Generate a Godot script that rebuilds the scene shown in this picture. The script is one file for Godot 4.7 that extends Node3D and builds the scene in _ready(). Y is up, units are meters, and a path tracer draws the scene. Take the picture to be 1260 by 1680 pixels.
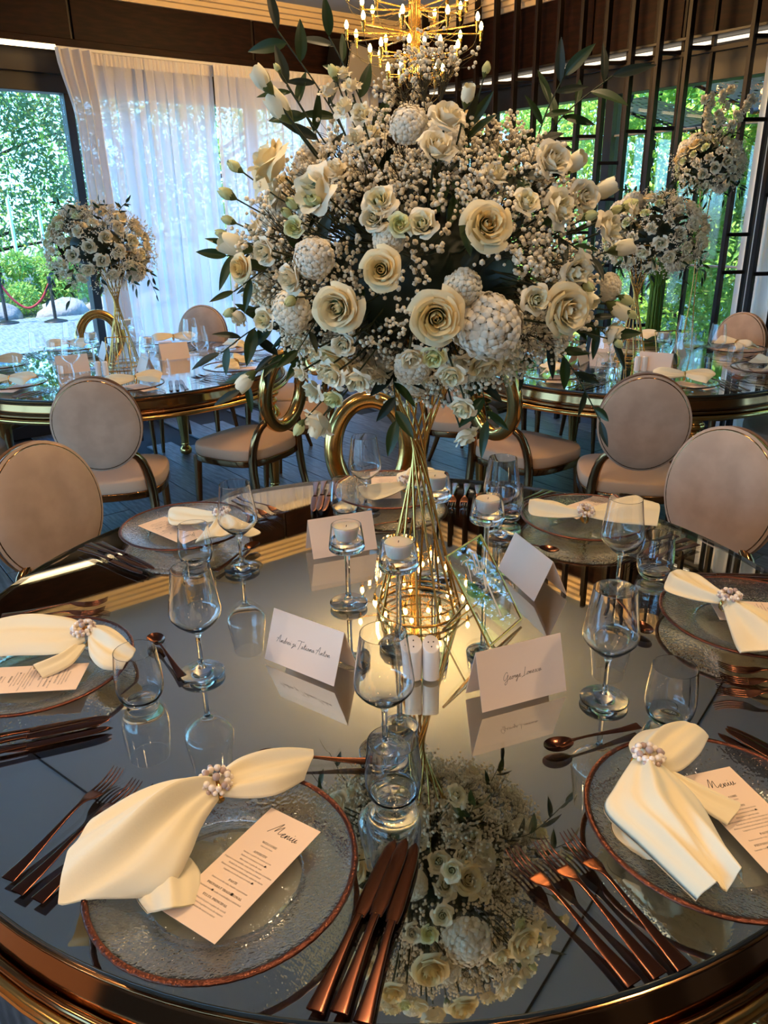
extends Node3D

# ---------------------------------------------------------------- mesh building
class MB:
	var v := PackedVector3Array()
	var n := PackedVector3Array()
	var t := PackedVector2Array()
	var c := PackedColorArray()
	var idx := PackedInt32Array()
	var tint := Color(1, 1, 1)
	var use_c := false

	func vert(p: Vector3, nn: Vector3, uv := Vector2.ZERO) -> int:
		v.append(p)
		n.append(nn)
		t.append(uv)
		c.append(tint)
		return v.size() - 1

	func tri(a: int, b: int, d: int) -> void:
		idx.append(a)
		idx.append(b)
		idx.append(d)

	# f(i/nu, j/nv) -> point; du x dv is the outward side
	func grid(nu: int, nv: int, f: Callable, wrap := false) -> MB:
		var w := nu + 1
		var pts := PackedVector3Array()
		var nr := PackedVector3Array()
		pts.resize(w * (nv + 1))
		nr.resize(w * (nv + 1))
		for j in nv + 1:
			for i in w:
				pts[j * w + i] = f.call(float(i) / nu, float(j) / nv)
		var b := v.size()
		for j in nv:
			for i in nu:
				var a0 := j * w + i
				var a1 := a0 + 1
				var a2 := a0 + w + 1
				var a3 := a0 + w
				var fn := (pts[a2] - pts[a0]).cross(pts[a3] - pts[a1])
				nr[a0] += fn
				nr[a1] += fn
				nr[a2] += fn
				nr[a3] += fn
				idx.append_array([b + a0, b + a1, b + a2, b + a0, b + a2, b + a3])
		for j in nv + 1:
			if wrap:
				var s := nr[j * w] + nr[j * w + nu]
				nr[j * w] = s
				nr[j * w + nu] = s
			for i in w:
				v.append(pts[j * w + i])
				n.append(nr[j * w + i].normalized() if nr[j * w + i].length_squared() > 1e-20 else Vector3.UP)
				t.append(Vector2(float(i) / nu, float(j) / nv))
				c.append(tint)
		return self

	# profile of (radius, height) going up the outside; doubled points make a crease
	func lathe(prof: Array, segs := 32) -> MB:
		var np := prof.size() - 1
		return grid(segs, np, func(u, w):
			var q: Vector2 = prof[int(round(w * np))]
			var a: float = u * TAU
			return Vector3(q.x * cos(a), q.y, -q.x * sin(a)), true)

	func tube(pts: Array, rad, sides := 6, closed := false, caps := true) -> MB:
		var m := pts.size()
		var fr := []
		var prev := Vector3.ZERO
		for i in m:
			var a: Vector3 = pts[(i - 1 + m) % m] if (closed or i > 0) else pts[i]
			var d: Vector3 = pts[(i + 1) % m] if (closed or i < m - 1) else pts[i]
			var tg := (d - a).normalized()
			if tg.length() < 0.5:
				tg = Vector3.UP
			if prev == Vector3.ZERO:
				prev = tg.cross(Vector3.UP if absf(tg.y) < 0.9 else Vector3.RIGHT).normalized()
			prev = (prev - tg * prev.dot(tg)).normalized()
			fr.append([prev, tg.cross(prev)])
		var rows := m if closed else m - 1
		grid(sides, rows, func(u, w):
			var k: int = int(round(w * rows)) % m
			var r: float = rad[k] if rad is Array else rad
			var a: float = u * TAU
			return pts[k] + (fr[k][0] * cos(a) + fr[k][1] * sin(a)) * r, true)
		if caps and not closed:
			for e in [0, m - 1]:
				var r: float = rad[e] if rad is Array else rad
				if r < 0.0002:
					continue
				var nn: Vector3 = fr[e][1].cross(fr[e][0]) * (1.0 if e == 0 else -1.0)
				var c0 := vert(pts[e], nn)
				for i in sides + 1:
					var a := TAU * i / sides
					vert(pts[e] + (fr[e][0] * cos(a) + fr[e][1] * sin(a)) * r, nn)
				for i in sides:
					if e == 0:
						tri(c0, c0 + 2 + i, c0 + 1 + i)
					else:
						tri(c0, c0 + 1 + i, c0 + 2 + i)
		return self

	# box with chamfered edges
	func box(s: Vector3, at := Vector3.ZERO, bev := 0.003, xf := Transform3D()) -> MB:
		var h := s / 2.0
		bev = minf(bev, minf(h.x, minf(h.y, h.z)) * 0.9)
		var id := {}
		for ax in 3:
			for sg in [-1, 1]:
				var nn := Vector3.ZERO
				nn[ax] = sg
				var a1 := (ax + 1) % 3
				var a2 := (ax + 2) % 3
				for p in [[-1, -1], [1, -1], [1, 1], [-1, 1]]:
					var q := Vector3.ZERO
					q[ax] = sg * h[ax]
					q[a1] = p[0] * (h[a1] - bev)
					q[a2] = p[1] * (h[a2] - bev)
					var sgn := Vector3.ZERO
					sgn[ax] = sg
					sgn[a1] = p[0]
					sgn[a2] = p[1]
					id[[ax, int(sgn.x), int(sgn.y), int(sgn.z)]] = vert(xf * (q + at), (xf.basis * nn).normalized(), Vector2(q[a1], q[a2]))
		var face := func(l):
			var p: Vector3 = v[l[0]]
			var nn: Vector3 = (v[l[1]] - p).cross(v[l[2]] - p)
			if nn.dot((p + v[l[1]] + v[l[2]]) / 3.0 - xf * at) < 0:
				l.reverse()
			for k in range(1, l.size() - 1):
				tri(l[0], l[k], l[k + 1])
		for ax in 3:
			var a1 := (ax + 1) % 3
			var a2 := (ax + 2) % 3
			for sg in [-1, 1]:
				var l := []
				for p in [[-1, -1], [1, -1], [1, 1], [-1, 1]]:
					var k := [ax, 0, 0, 0]
					k[1 + ax] = sg
					k[1 + a1] = p[0]
					k[1 + a2] = p[1]
					l.append(id[k])
				face.call(l)
			for s1 in [-1, 1]:
				for s2 in [-1, 1]:
					var l := []
					for e in [[a1, -1], [a1, 1], [a2, 1], [a2, -1]]:
						var k := [e[0], 0, 0, 0]
						k[1 + ax] = e[1]
						k[1 + a1] = s1
						k[1 + a2] = s2
						l.append(id[k])
					face.call(l)
		for s0 in [-1, 1]:
			for s1 in [-1, 1]:
				for s2 in [-1, 1]:
					face.call([id[[0, s0, s1, s2]], id[[1, s0, s1, s2]], id[[2, s0, s1, s2]]])
		return self

	func add(o: MB, xf := Transform3D()) -> MB:
		var b := v.size()
		var nb := xf.basis.inverse().transposed()
		for i in o.v.size():
			v.append(xf * o.v[i])
			n.append((nb * o.n[i]).normalized())
		t.append_array(o.t)
		if tint != Color(1, 1, 1):
			for i in o.v.size():
				c.append(tint)
		else:
			c.append_array(o.c)
		if xf.basis.determinant() >= 0:
			for i in o.idx.size():
				idx.append(o.idx[i] + b)
		else:
			for i in range(0, o.idx.size(), 3):
				idx.append_array([o.idx[i] + b, o.idx[i + 2] + b, o.idx[i + 1] + b])
		return self

	func mesh() -> ArrayMesh:
		var a := []
		a.resize(Mesh.ARRAY_MAX)
		a[Mesh.ARRAY_VERTEX] = v
		a[Mesh.ARRAY_NORMAL] = n
		a[Mesh.ARRAY_TEX_UV] = t
		if use_c:
			a[Mesh.ARRAY_COLOR] = c
		var r := PackedInt32Array()
		r.resize(idx.size())
		for i in range(0, idx.size(), 3):
			r[i] = idx[i]
			r[i + 1] = idx[i + 2]
			r[i + 2] = idx[i + 1]
		a[Mesh.ARRAY_INDEX] = r
		var m := ArrayMesh.new()
		m.add_surface_from_arrays(Mesh.PRIMITIVE_TRIANGLES, a)
		return m

# ---------------------------------------------------------------- scene helpers
var used := {}
var M := {}
var rng := RandomNumberGenerator.new()

func numbered(s: String) -> String:
	used[s] = used.get(s, -1) + 1
	return s if used[s] == 0 else "%s_%03d" % [s, used[s]]

func meta(o: Node3D, label := "", category := "", group := "", kind := "") -> void:
	for k in [["label", label], ["category", category], ["group", group], ["kind", kind]]:
		if k[1] != "":
			o.set_meta(k[0], k[1])

func thing(called: String, label: String, category: String, group := "", xf := Transform3D()) -> Node3D:
	var o := Node3D.new()
	o.name = numbered(called)
	add_child(o, true)
	o.transform = xf
	meta(o, label, category, group)
	return o

func part(parent: Node3D, called: String, mesh, mat: Material, xf := Transform3D(), label := "") -> MeshInstance3D:
	var o := MeshInstance3D.new()
	o.name = called
	o.mesh = mesh.mesh() if mesh is MB else mesh
	o.material_override = mat
	o.transform = xf
	parent.add_child(o, true)
	if label != "":
		o.set_meta("label", label)
	return o

func single(called: String, mesh, mat: Material, label: String, category: String, group := "", xf := Transform3D()) -> MeshInstance3D:
	var o := part(self, numbered(called), mesh, mat, xf)
	meta(o, label, category, group)
	return o

func struct(called: String, mesh, mat: Material, label := "", xf := Transform3D()) -> MeshInstance3D:
	var o := part(self, numbered(called), mesh, mat, xf)
	meta(o, label, "", "", "structure")
	return o

func dup(src: Node3D, xf: Transform3D, label := "", group := "") -> Node3D:
	var c: Node3D = src.duplicate()
	c.name = numbered(src.name.rstrip("_0123456789"))
	add_child(c, true)
	c.transform = xf
	if label != "":
		c.set_meta("label", label)
	if group != "":
		c.set_meta("group", group)
	return c

func sway(v: float) -> float:
	return rng.randf_range(-v, v)

func at(x: float, y: float, z: float, yaw := 0.0, s := 1.0) -> Transform3D:
	return Transform3D(Basis(Vector3.UP, yaw).scaled(Vector3.ONE * s), Vector3(x, y, z))

# a frame whose +Y looks along d
func along(p: Vector3, d: Vector3, spin := 0.0, s := 1.0) -> Transform3D:
	d = d.normalized()
	var x := d.cross(Vector3.FORWARD if absf(d.z) < 0.9 else Vector3.RIGHT).normalized()
	var b := Basis(x, d, x.cross(d))
	return Transform3D((b * Basis(Vector3.UP, spin)).scaled(Vector3.ONE * s) if false else (b * Basis(Vector3.UP, spin)) * Basis.from_scale(Vector3.ONE * s), p)

func curve(pts: Array, count: int) -> Array:
	var out := []
	var m := pts.size() - 1
	for i in count + 1:
		var f := float(i) / count * m
		var k := mini(int(f), m - 1)
		var w := f - k
		var a = pts[maxi(k - 1, 0)]
		var d = pts[mini(k + 2, m)]
		out.append(pts[k].cubic_interpolate(pts[k + 1], a, d, w))
	return out

func noise_tex(freq: float, normal := false, strength := 4.0, size := 256, ramp: Gradient = null, kind := FastNoiseLite.TYPE_SIMPLEX_SMOOTH, oct := 4) -> NoiseTexture2D:
	var f := FastNoiseLite.new()
	f.seed = 7
	f.noise_type = kind
	f.frequency = freq
	f.fractal_octaves = oct
	var x := NoiseTexture2D.new()
	x.width = size
	x.height = size
	x.seamless = true
	x.as_normal_map = normal
	x.bump_strength = strength
	if ramp:
		x.color_ramp = ramp
	x.noise = f
	return x

func ramp2(a: Color, b: Color, mid := 0.5, spread := 0.3) -> Gradient:
	var g := Gradient.new()
	g.offsets = PackedFloat32Array([maxf(0.0, mid - spread), minf(1.0, mid + spread)])
	g.colors = PackedColorArray([a, b])
	return g

func mat(called: String, col: Color, rough := 0.6, metal := 0.0) -> StandardMaterial3D:
	var m := StandardMaterial3D.new()
	m.resource_name = called
	m.albedo_color = col
	m.roughness = rough
	m.metallic = metal
	M[called] = m
	return m

func glow(called: String, col: Color, power: float) -> StandardMaterial3D:
	var m := mat(called, Color(0.9, 0.9, 0.9), 0.4)
	m.emission_enabled = true
	m.emission = col
	m.emission_energy_multiplier = power
	return m

# ---------------------------------------------------------------- the place
const TOP := 0.765
const TABLE := Vector3(0.013, 0.765, 0.02)
const LDIR := Vector3(0.788, 0, -0.6157)
const DDIR := Vector3(0.6157, 0, 0.788)
const CORNER := Vector3(0.2, 0, -6.4)
var RT := Transform3D(Basis(LDIR, Vector3.UP, DDIR), CORNER)

func _ready() -> void:
	rng.seed = 4
	# camera
	var cam := Camera3D.new()
	cam.name = "camera"
	cam.transform = Transform3D(Basis(Vector3(0.99988, -0.01464, 0.00571), Vector3(0.01571, 0.93158, -0.36320), Vector3(0, 0.36325, 0.93169)), Vector3(0, 1.54, 1.437))
	cam.fov = 67.29
	cam.near = 0.05
	cam.far = 200.0
	add_child(cam)
	cam.current = true
	# sky
	var sk := ProceduralSkyMaterial.new()
	sk.sky_top_color = Color(0.30, 0.60, 0.95)
	sk.sky_horizon_color = Color(0.55, 0.82, 1.0)
	sk.ground_bottom_color = Color(0.25, 0.3, 0.3)
	sk.ground_horizon_color = Color(0.55, 0.7, 0.8)
	sk.sky_curve = 0.25
	sk.sky_energy_multiplier = 1.0
	var sky := Sky.new()
	sky.sky_material = sk
	var env := Environment.new()
	env.background_mode = Environment.BG_SKY
	env.sky = sky
	env.background_energy_multiplier = 6.5
	env.tonemap_mode = Environment.TONE_MAPPER_LINEAR
	env.tonemap_exposure = 1.38
	env.sdfgi_enabled = true
	env.ssao_enabled = true
	env.ssil_enabled = true
	var we := WorldEnvironment.new()
	we.name = "environment"
	we.environment = env
	add_child(we)
	# sun, high behind the building
	var sun := DirectionalLight3D.new()
	sun.name = "sun"
	sun.light_color = Color(1.0, 0.97, 0.86)
	sun.light_energy = 3.6
	sun.light_angular_distance = 0.6
	sun.shadow_enabled = true
	sun.sky_mode = DirectionalLight3D.SKY_MODE_LIGHT_ONLY
	sun.transform = Transform3D(Basis.looking_at(Vector3(0.5, -1.0, -0.35)), Vector3(0, 10, 0))
	add_child(sun)
	make_materials()
	build_room()
	build_garden()
	build_tables()
	build_chairs()
	build_chandelier()
	build_ceiling_lamps()
	build_settings()
	build_centre()
	build_far_tables()
	build_flowers()

func tex_normal(m: StandardMaterial3D, t: Texture2D, s: float, scale: float) -> void:
	m.normal_enabled = true
	m.normal_texture = t
	m.normal_scale = s
	m.uv1_triplanar = true
	m.uv1_scale = Vector3.ONE * scale

func make_materials() -> void:
	mat("mirror", Color(0.83, 0.835, 0.79), 0.012, 1.0)
	var g := mat("clear", Color(1, 1, 1, 0.0), 0.0)
	g.refraction_enabled = true
	g.refraction_scale = 0.05
	g = mat("crystal", Color(1, 1, 1, 0.0), 0.0)
	g.refraction_enabled = true
	g.refraction_scale = 0.05
	g = mat("water", Color(1, 1, 1, 0.0), 0.0)
	g.refraction_enabled = true
	g.refraction_scale = 0.033
	g = mat("hammered", Color(1.0, 1.0, 1.0, 0.015), 0.0)
	g.refraction_enabled = true
	g.refraction_scale = 0.05
	tex_normal(g, noise_tex(0.035, true, 9.0, 512, null, FastNoiseLite.TYPE_SIMPLEX_SMOOTH, 2), 0.32, 7.0)
	g = mat("plate_glass", Color(0.95, 1.0, 0.96, 0.06), 0.0)
	g.transparency = BaseMaterial3D.TRANSPARENCY_ALPHA
	tex_normal(g, noise_tex(0.035, true, 9.0, 512, null, FastNoiseLite.TYPE_SIMPLEX_SMOOTH, 2), 0.5, 7.0)
	g = mat("pane", Color(1, 1, 1, 0.0), 0.0)
	g.transparency = BaseMaterial3D.TRANSPARENCY_ALPHA
	g = mat("thin_glass", Color(1, 1, 1, 0.0), 0.0)
	g.transparency = BaseMaterial3D.TRANSPARENCY_ALPHA
	mat("glass_edge", Color(0.20, 0.215, 0.205), 0.2)
	mat("gold", Color(0.86, 0.66, 0.38), 0.16, 1.0)
	mat("wire", Color(0.88, 0.67, 0.37), 0.22, 1.0)
	mat("bronze", Color(0.60, 0.43, 0.28), 0.14, 1.0)
	mat("copper", Color(0.43, 0.27, 0.21), 0.2, 1.0)
	mat("steel", Color(0.8, 0.8, 0.8), 0.2, 1.0)
	mat("brass", Color(0.95, 0.75, 0.42), 0.2, 1.0)
	g = mat("velvet", Color(0.74, 0.62, 0.52), 0.92)
	g.rim_enabled = true
	g.rim = 0.35
	g.rim_tint = 0.6
	g.albedo_texture = noise_tex(0.006, false, 1.0, 512, ramp2(Color(0.93, 0.925, 0.92), Color(1, 1, 1), 0.5, 0.25), FastNoiseLite.TYPE_SIMPLEX_SMOOTH, 5)
	g.uv1_triplanar = true
	g.uv1_scale = Vector3.ONE * 2.3
	g = mat("seat_velvet", Color(0.73, 0.61, 0.50), 0.92)
	g.rim_enabled = true
	g.rim = 0.35
	g.rim_tint = 0.6
	var wood := noise_tex(0.012, false, 1.0, 512, ramp2(Color(0.62, 0.62, 0.62), Color(1, 1, 1), 0.5, 0.3), FastNoiseLite.TYPE_SIMPLEX_SMOOTH, 5)
	var i := 0
	for c in [Color(0.37, 0.385, 0.40), Color(0.33, 0.345, 0.36), Color(0.41, 0.42, 0.43)]:
		g = mat("plank%d" % i, c, 0.42)
		g.albedo_texture = wood
		g.uv1_triplanar = true
		g.uv1_scale = Vector3(7.0, 1.0, 0.9)
		i += 1
	mat("joint", Color(0.10, 0.10, 0.10), 0.9)
	g = mat("brown_panel", Color(0.16, 0.065, 0.038), 0.55)
	g.metallic_specular = 0.3
	g.albedo_texture = wood
	g.uv1_triplanar = true
	g.uv1_scale = Vector3(0.8, 5.0, 0.8)
	mat("brown_dark", Color(0.105, 0.06, 0.045), 0.5)
	mat("frame_dark", Color(0.075, 0.07, 0.07), 0.45)
	mat("lattice", Color(0.075, 0.042, 0.032), 0.45)
	M.lattice.metallic_specular = 0.35
	mat("cream", Color(0.90, 0.82, 0.68), 0.7)
	mat("ceiling_grey", Color(0.64, 0.69, 0.75), 0.85)
	mat("room_back", Color(0.42, 0.34, 0.27), 0.8)
	g = mat("sheer", Color(0.96, 0.96, 0.97, 0.84), 0.9)
	g.transparency = BaseMaterial3D.TRANSPARENCY_ALPHA
	g.backlight_enabled = true
	g.backlight = Color(0.9, 0.9, 0.9)
	g = mat("drape", Color(0.93, 0.91, 0.90, 0.93), 0.9)
	g.transparency = BaseMaterial3D.TRANSPARENCY_ALPHA
	g.backlight_enabled = true
	g.backlight = Color(0.45, 0.45, 0.45)
	g = mat("white_curtain", Color(0.95, 0.95, 0.96), 0.9)
	g.backlight_enabled = true
	g.backlight = Color(0.6, 0.6, 0.6)
	glow("led", Color(1.0, 0.86, 0.64), 2.2)
	glow("led_white", Color(1.0, 0.93, 0.82), 1.0)
	glow("bulb", Color(1.0, 0.82, 0.5), 26.0)
	glow("lamp_face", Color(1.0, 0.85, 0.66), 3.0)
	mat("plastic_white", Color(0.88, 0.88, 0.87), 0.4)
	mat("plastic_grey", Color(0.62, 0.61, 0.60), 0.5)
	mat("black", Color(0.03, 0.03, 0.03), 0.4)
	g = mat("porcelain", Color(0.93, 0.87, 0.81), 0.18)
	g.clearcoat_enabled = true
	g = mat("wax", Color(0.96, 0.92, 0.86), 0.5)
	g.subsurf_scatter_enabled = true
	g.subsurf_scatter_strength = 0.3
	g = mat("napkin", Color(0.93, 0.87, 0.73), 0.62)
	g.rim_enabled = true
	g.rim = 0.25
	tex_normal(g, noise_tex(0.09, true, 2.0, 256), 0.12, 14.0)
	g = mat("napkin_far", Color(0.92, 0.85, 0.70), 0.7)
	mat("paper", Color(0.93, 0.83, 0.745), 0.75)
	mat("ink", Color(0.06, 0.045, 0.04), 0.8)
	mat("ink_brown", Color(0.22, 0.13, 0.08), 0.8)
	mat("white_letter", Color(0.96, 0.94, 0.92), 0.6)
	g = mat("pearl", Color(0.95, 0.89, 0.83), 0.12)
	g.clearcoat_enabled = true
	for p in [["petal_cream", Color(0.97, 0.88, 0.66)], ["petal_white", Color(0.97, 0.93, 0.84)], ["petal_green", Color(0.88, 0.88, 0.60)], ["petal_blush", Color(0.95, 0.90, 0.82)]]:
		g = mat(p[0], p[1], 0.7)
		g.backlight_enabled = true
		g.backlight = Color(0.35, 0.33, 0.26)
	g = mat("puff", Color(0.96, 0.91, 0.81), 0.8)
	mat("bud_green", Color(0.66, 0.68, 0.42), 0.6)
	mat("calyx", Color(0.32, 0.36, 0.16), 0.6)
	mat("stem", Color(0.17, 0.20, 0.09), 0.6)
	mat("twig", Color(0.24, 0.22, 0.13), 0.7)
	mat("leaf", Color(0.14, 0.225, 0.06), 0.42)
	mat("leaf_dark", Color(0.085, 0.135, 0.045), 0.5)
	mat("grass_blade", Color(0.34, 0.50, 0.14), 0.5)
	for p in [["foliage_light", Color(0.58, 0.74, 0.24)], ["foliage_mid", Color(0.44, 0.62, 0.24)], ["foliage_fir", Color(0.15, 0.33, 0.20)], ["foliage_yellow", Color(0.76, 0.80, 0.30)]]:
		g = mat(p[0], p[1], 0.5)
		g.backlight_enabled = true
		g.backlight = Color(0.55, 0.6, 0.35)
	mat("bark", Color(0.22, 0.17, 0.14), 0.9)
	g = mat("rock", Color(0.46, 0.45, 0.43), 0.9)
	tex_normal(g, noise_tex(0.02, true, 8.0, 256), 1.0, 1.5)
	g = mat("deck", Color(0.46, 0.52, 0.57), 0.6)
	g.albedo_texture = wood
	g.uv1_triplanar = true
	g.uv1_scale = Vector3(6.0, 1.0, 0.7)
	mat("soil", Color(0.30, 0.33, 0.22), 0.95)
	mat("red_rope", Color(0.50, 0.02, 0.06), 0.7)
	mat("white_pole", Color(0.75, 0.82, 0.86), 0.5)

func on_wall(st: MB, s: Vector3, p: Vector3, bev := 0.003) -> MB:
	return st.box(s, p, bev)

func build_room() -> void:
	# floor of grey planks running towards the camera
	var fl := struct("floor", MB.new().box(Vector3(10.2, 0.2, 10.2), Vector3(-4.8, -0.115, 4.6), 0.0), M.joint, "grey wood plank floor", RT)
	var lens := [1.5, 1.2, 1.8]
	var shapes := []
	for ln in lens:
		shapes.append(MB.new().box(Vector3(0.186, 0.012, ln - 0.005), Vector3(0, -0.006, ln / 2.0), 0.002).mesh())
	var k := 0
	for i in 46:
		var x := -0.1 - i * 0.19
		var z := 0.02 - rng.randf() * 1.2
		while z < 8.8:
			var q := rng.randi() % 3
			var x0 := x
			if z > -0.5 and z + lens[q] < 9.3:
				# only what the photograph can see: the strip between the tables and the walls
				var w: Vector3 = RT * Vector3(x0, 0, z + 0.7)
				var in_view: bool = w.z < 1.6 and w.z > -8.0 and absf(w.x) < 0.75 * (1.437 - w.z) + 1.2
				if in_view and k < 300:
					part(fl, "plank", shapes[q], M["plank%d" % (rng.randi() % 3)], Transform3D(Basis(), Vector3(x0, 0.0, z)))
					k += 1
			z += lens[q]
	# ceiling with two long joints
	var ce := struct("ceiling", MB.new().box(Vector3(10.2, 0.2, 10.2), Vector3(-4.8, 3.15, 4.6), 0.0), M.ceiling_grey, "matt grey ceiling", RT)
	part(ce, "joint", MB.new().box(Vector3(9.0, 0.006, 0.010), Vector3.ZERO, 0.001), M.joint, Transform3D(Basis(Vector3.UP, 0.257), Vector3(-3.6, 3.049, 4.77)))
	part(ce, "joint", MB.new().box(Vector3(0.010, 0.006, 3.3), Vector3.ZERO, 0.001), M.joint, Transform3D(Basis(Vector3.UP, 0.257), Vector3(-4.2, 3.049, 2.1)))
	# stepped cream cornice along both window walls
	var prof := [Vector2(0, 2.93), Vector2(0.04, 2.93), Vector2(0.04, 2.962), Vector2(0.08, 2.962), Vector2(0.08, 2.99), Vector2(0.12, 2.99), Vector2(0.12, 3.02), Vector2(0.16, 3.02), Vector2(0.16, 3.05), Vector2(0, 3.05)]
	for side in 2:
		var m := MB.new()
		for j in prof.size():
			var p0: Vector2 = prof[j]
			var p1: Vector2 = prof[(j + 1) % prof.size()]
			m.grid(1, 1, func(u, w):
				var p := p0.lerp(p1, u)
				# mitred at the corner
				if side == 0:
					return Vector3(lerpf(-9.4, -p.x, w), p.y, p.x)
				return Vector3(-p.x, p.y, lerpf(p.x, 9.2, w)))
		struct("trim", m, M.cream, "stepped cream cornice below the grey ceiling", RT)
	# left wall
	var wl := struct("wall_left", MB.new().box(Vector3(9.8, 0.62, 0.2), Vector3(-4.7, 2.76, -0.1)).box(Vector3(0.42, 2.5, 0.2), Vector3(-0.21, 1.25, -0.1)).box(Vector3(0.9, 2.5, 0.2), Vector3(-9.15, 1.25, -0.1)).box(Vector3(9.8, 0.14, 0.24), Vector3(-4.7, 0.07, -0.1)), M.brown_dark, "dark brown wall over the curtained window", RT)
	for i in 7:
		part(wl, "panel", MB.new().box(Vector3(1.376, 0.28, 0.02), Vector3(-2.886 + 0.7 + (i - 4) * 1.4, 2.80, 0.01), 0.004), M.brown_panel)
	part(wl, "ledge", MB.new().box(Vector3(9.3, 0.06, 0.05), Vector3(-4.7, 2.63, 0.025), 0.004), M.brown_panel)
	# window in the left wall
	var win := struct("window_1", MB.new().box(Vector3(8.3, 0.12, 0.12), Vector3(-4.6, 2.40, -0.1)).box(Vector3(8.3, 0.08, 0.12), Vector3(-4.6, 0.18, -0.1)), M.frame_dark, "dark framed floor to ceiling window", RT)
	for x in [-8.68, -6.2, -4.45, -2.95, -1.5, -0.46]:
		part(win, "mullion", MB.new().box(Vector3(0.06, 2.2, 0.1), Vector3(x, 1.28, -0.1)), M.frame_dark)
	var xs := [-8.68, -6.2, -4.45, -2.95, -1.5, -0.46]
	for i in 5:
		part(win, "pane", MB.new().box(Vector3(xs[i + 1] - xs[i] - 0.06, 2.1, 0.008), Vector3((xs[i] + xs[i + 1]) / 2, 1.28, -0.1), 0.0), M.pane)
	# curtain rail and the light strip beside it
	struct("trim", MB.new().box(Vector3(8.9, 0.02, 0.05), Vector3(-4.6, 2.59, 0.09)), M.plastic_white, "slim white curtain rail", RT)
	var led := struct("trim", MB.new().box(Vector3(5.6, 0.028, 0.03), Vector3(-5.85, 2.585, 0.135)), M.led, "warm light strip under the brown panels", RT)
	led.name = "led_strip_light"
	var al := AreaLight3D.new()
	al.name = "strip_glow"
	al.area_size = Vector2(5.5, 0.03)
	al.light_color = Color(1.0, 0.86, 0.64)
	al.light_energy = 0.25
	al.shadow_enabled = true
	al.transform = RT * Transform3D(Basis(Vector3.RIGHT, PI / 2) * Basis(), Vector3(-5.85, 2.60 - 0.045, 0.135))
	add_child(al)
	# curtains
	var fold := func(x0: float, x1: float, seed_: float, full: float, depth: float):
		return MB.new().grid(150, 26, func(u, w):
			var y: float = 2.575 - w * 2.555
			var gather: float = smoothstep(0.0, 0.12, w)
			var a: float = u * full
			var s: float = sin(a * TAU + seed_ + 0.8 * sin(a * 1.7 + seed_)) + 0.5 * sin(a * TAU * 2.3 + seed_ * 2.0 + w * 1.5)
			var tight: float = sin(u * full * 2.6 * TAU + seed_) * (1.0 - gather)
			return Vector3(lerpf(x0, x1, u) + 0.012 * sin(a * 9.0 + w), y, (0.10 if seed_ != 2.1 else 0.165) + depth * s * (0.3 + 0.7 * gather) + 0.008 * tight))
	var sheers := [[-2.84, -1.90, 0.3, 9.0, "sheer white curtain panel beside the bare window pane"], [-1.93, -0.94, 2.1, 9.0, "sheer white curtain panel behind the big bouquet"], [-0.975, -0.33, 4.4, 8.0, "sheer white curtain panel ending near the room corner"]]
	for s in sheers:
		var o := thing("curtain", s[4], "curtain", "sheer curtains on the rail", RT)
		part(o, "cloth", fold.call(s[0], s[1], s[2], s[3], 0.022), M.sheer)
		part(o, "header_tape", MB.new().grid(150, 3, func(u, w):
			return Vector3(lerpf(s[0], s[1], u), 2.582 - w * 0.075, (0.104 if s[2] != 2.1 else 0.169) + 0.007 * sin(u * 60.0 * TAU * 0.5 + s[2]))), M.drape)
	# the gathered edge of the first curtain
	var ge := thing("curtain", "gathered thick edge of white curtain next to the bare window", "curtain", "", RT)
	part(ge, "cloth", MB.new().grid(60, 30, func(u, w):
		var sp: float = lerpf(0.24, 0.17, smoothstep(0.0, 0.2, w)) + 0.05 * w
		var x0: float = lerpf(-3.07, -3.0, smoothstep(0.0, 0.18, w)) + 0.02 * w
		return Vector3(x0 + u * sp, 2.578 - w * 2.56, 0.175 + 0.03 * sin(u * 3.5 * TAU + 0.6 * sin(w * 5.0))))
		, M.drape)
	# right wall
	var wr := struct("wall_right", MB.new().box(Vector3(0.2, 0.66, 9.4), Vector3(0.1, 2.76, 4.5)).box(Vector3(0.2, 2.5, 0.42), Vector3(0.1, 1.25, 0.2)).box(Vector3(0.2, 2.5, 0.6), Vector3(0.1, 1.25, 8.8)).box(Vector3(0.24, 0.12, 9.2), Vector3(0.1, 0.06, 4.6)), M.brown_dark, "dark brown wall behind the lattice", RT)
	for i in 12:
		part(wr, "panel", MB.new().box(Vector3(0.02, 0.44, 0.684), Vector3(-0.01, 2.72, 0.38 + i * 0.7), 0.004), M.brown_panel)
	var w2 := struct("window_2", MB.new().box(Vector3(0.12, 0.17, 8.2), Vector3(0.08, 2.36, 4.5)).box(Vector3(0.12, 0.08, 8.2), Vector3(0.08, 0.16, 4.5)), M.frame_dark, "dark framed window behind the lattice", RT)
	var zs := [0.42, 1.1, 2.28, 4.2, 6.2, 8.5]
	for z in zs:
		part(w2, "mullion", MB.new().box(Vector3(0.1, 2.2, 0.07), Vector3(0.08, 1.3, z)), M.frame_dark)
	for y in [2.02, 1.17]:
		part(w2, "transom", MB.new().box(Vector3(0.03, 0.014, 8.0), Vector3(0.08, y, 4.46)), M.plastic_grey)
	for i in 5:
		part(w2, "pane", MB.new().box(Vector3(0.008, 2.08, zs[i + 1] - zs[i] - 0.07), Vector3(0.08, 1.24, (zs[i] + zs[i + 1]) / 2), 0.0), M.pane)
	var strip := struct("trim", MB.new().box(Vector3(0.04, 0.014, 8.2), Vector3(-0.05, 2.475, 4.5)), M.led_white, "white light strip under the brown panels of the right wall", RT)
	strip.name = "window_led_strip_light"
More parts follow.
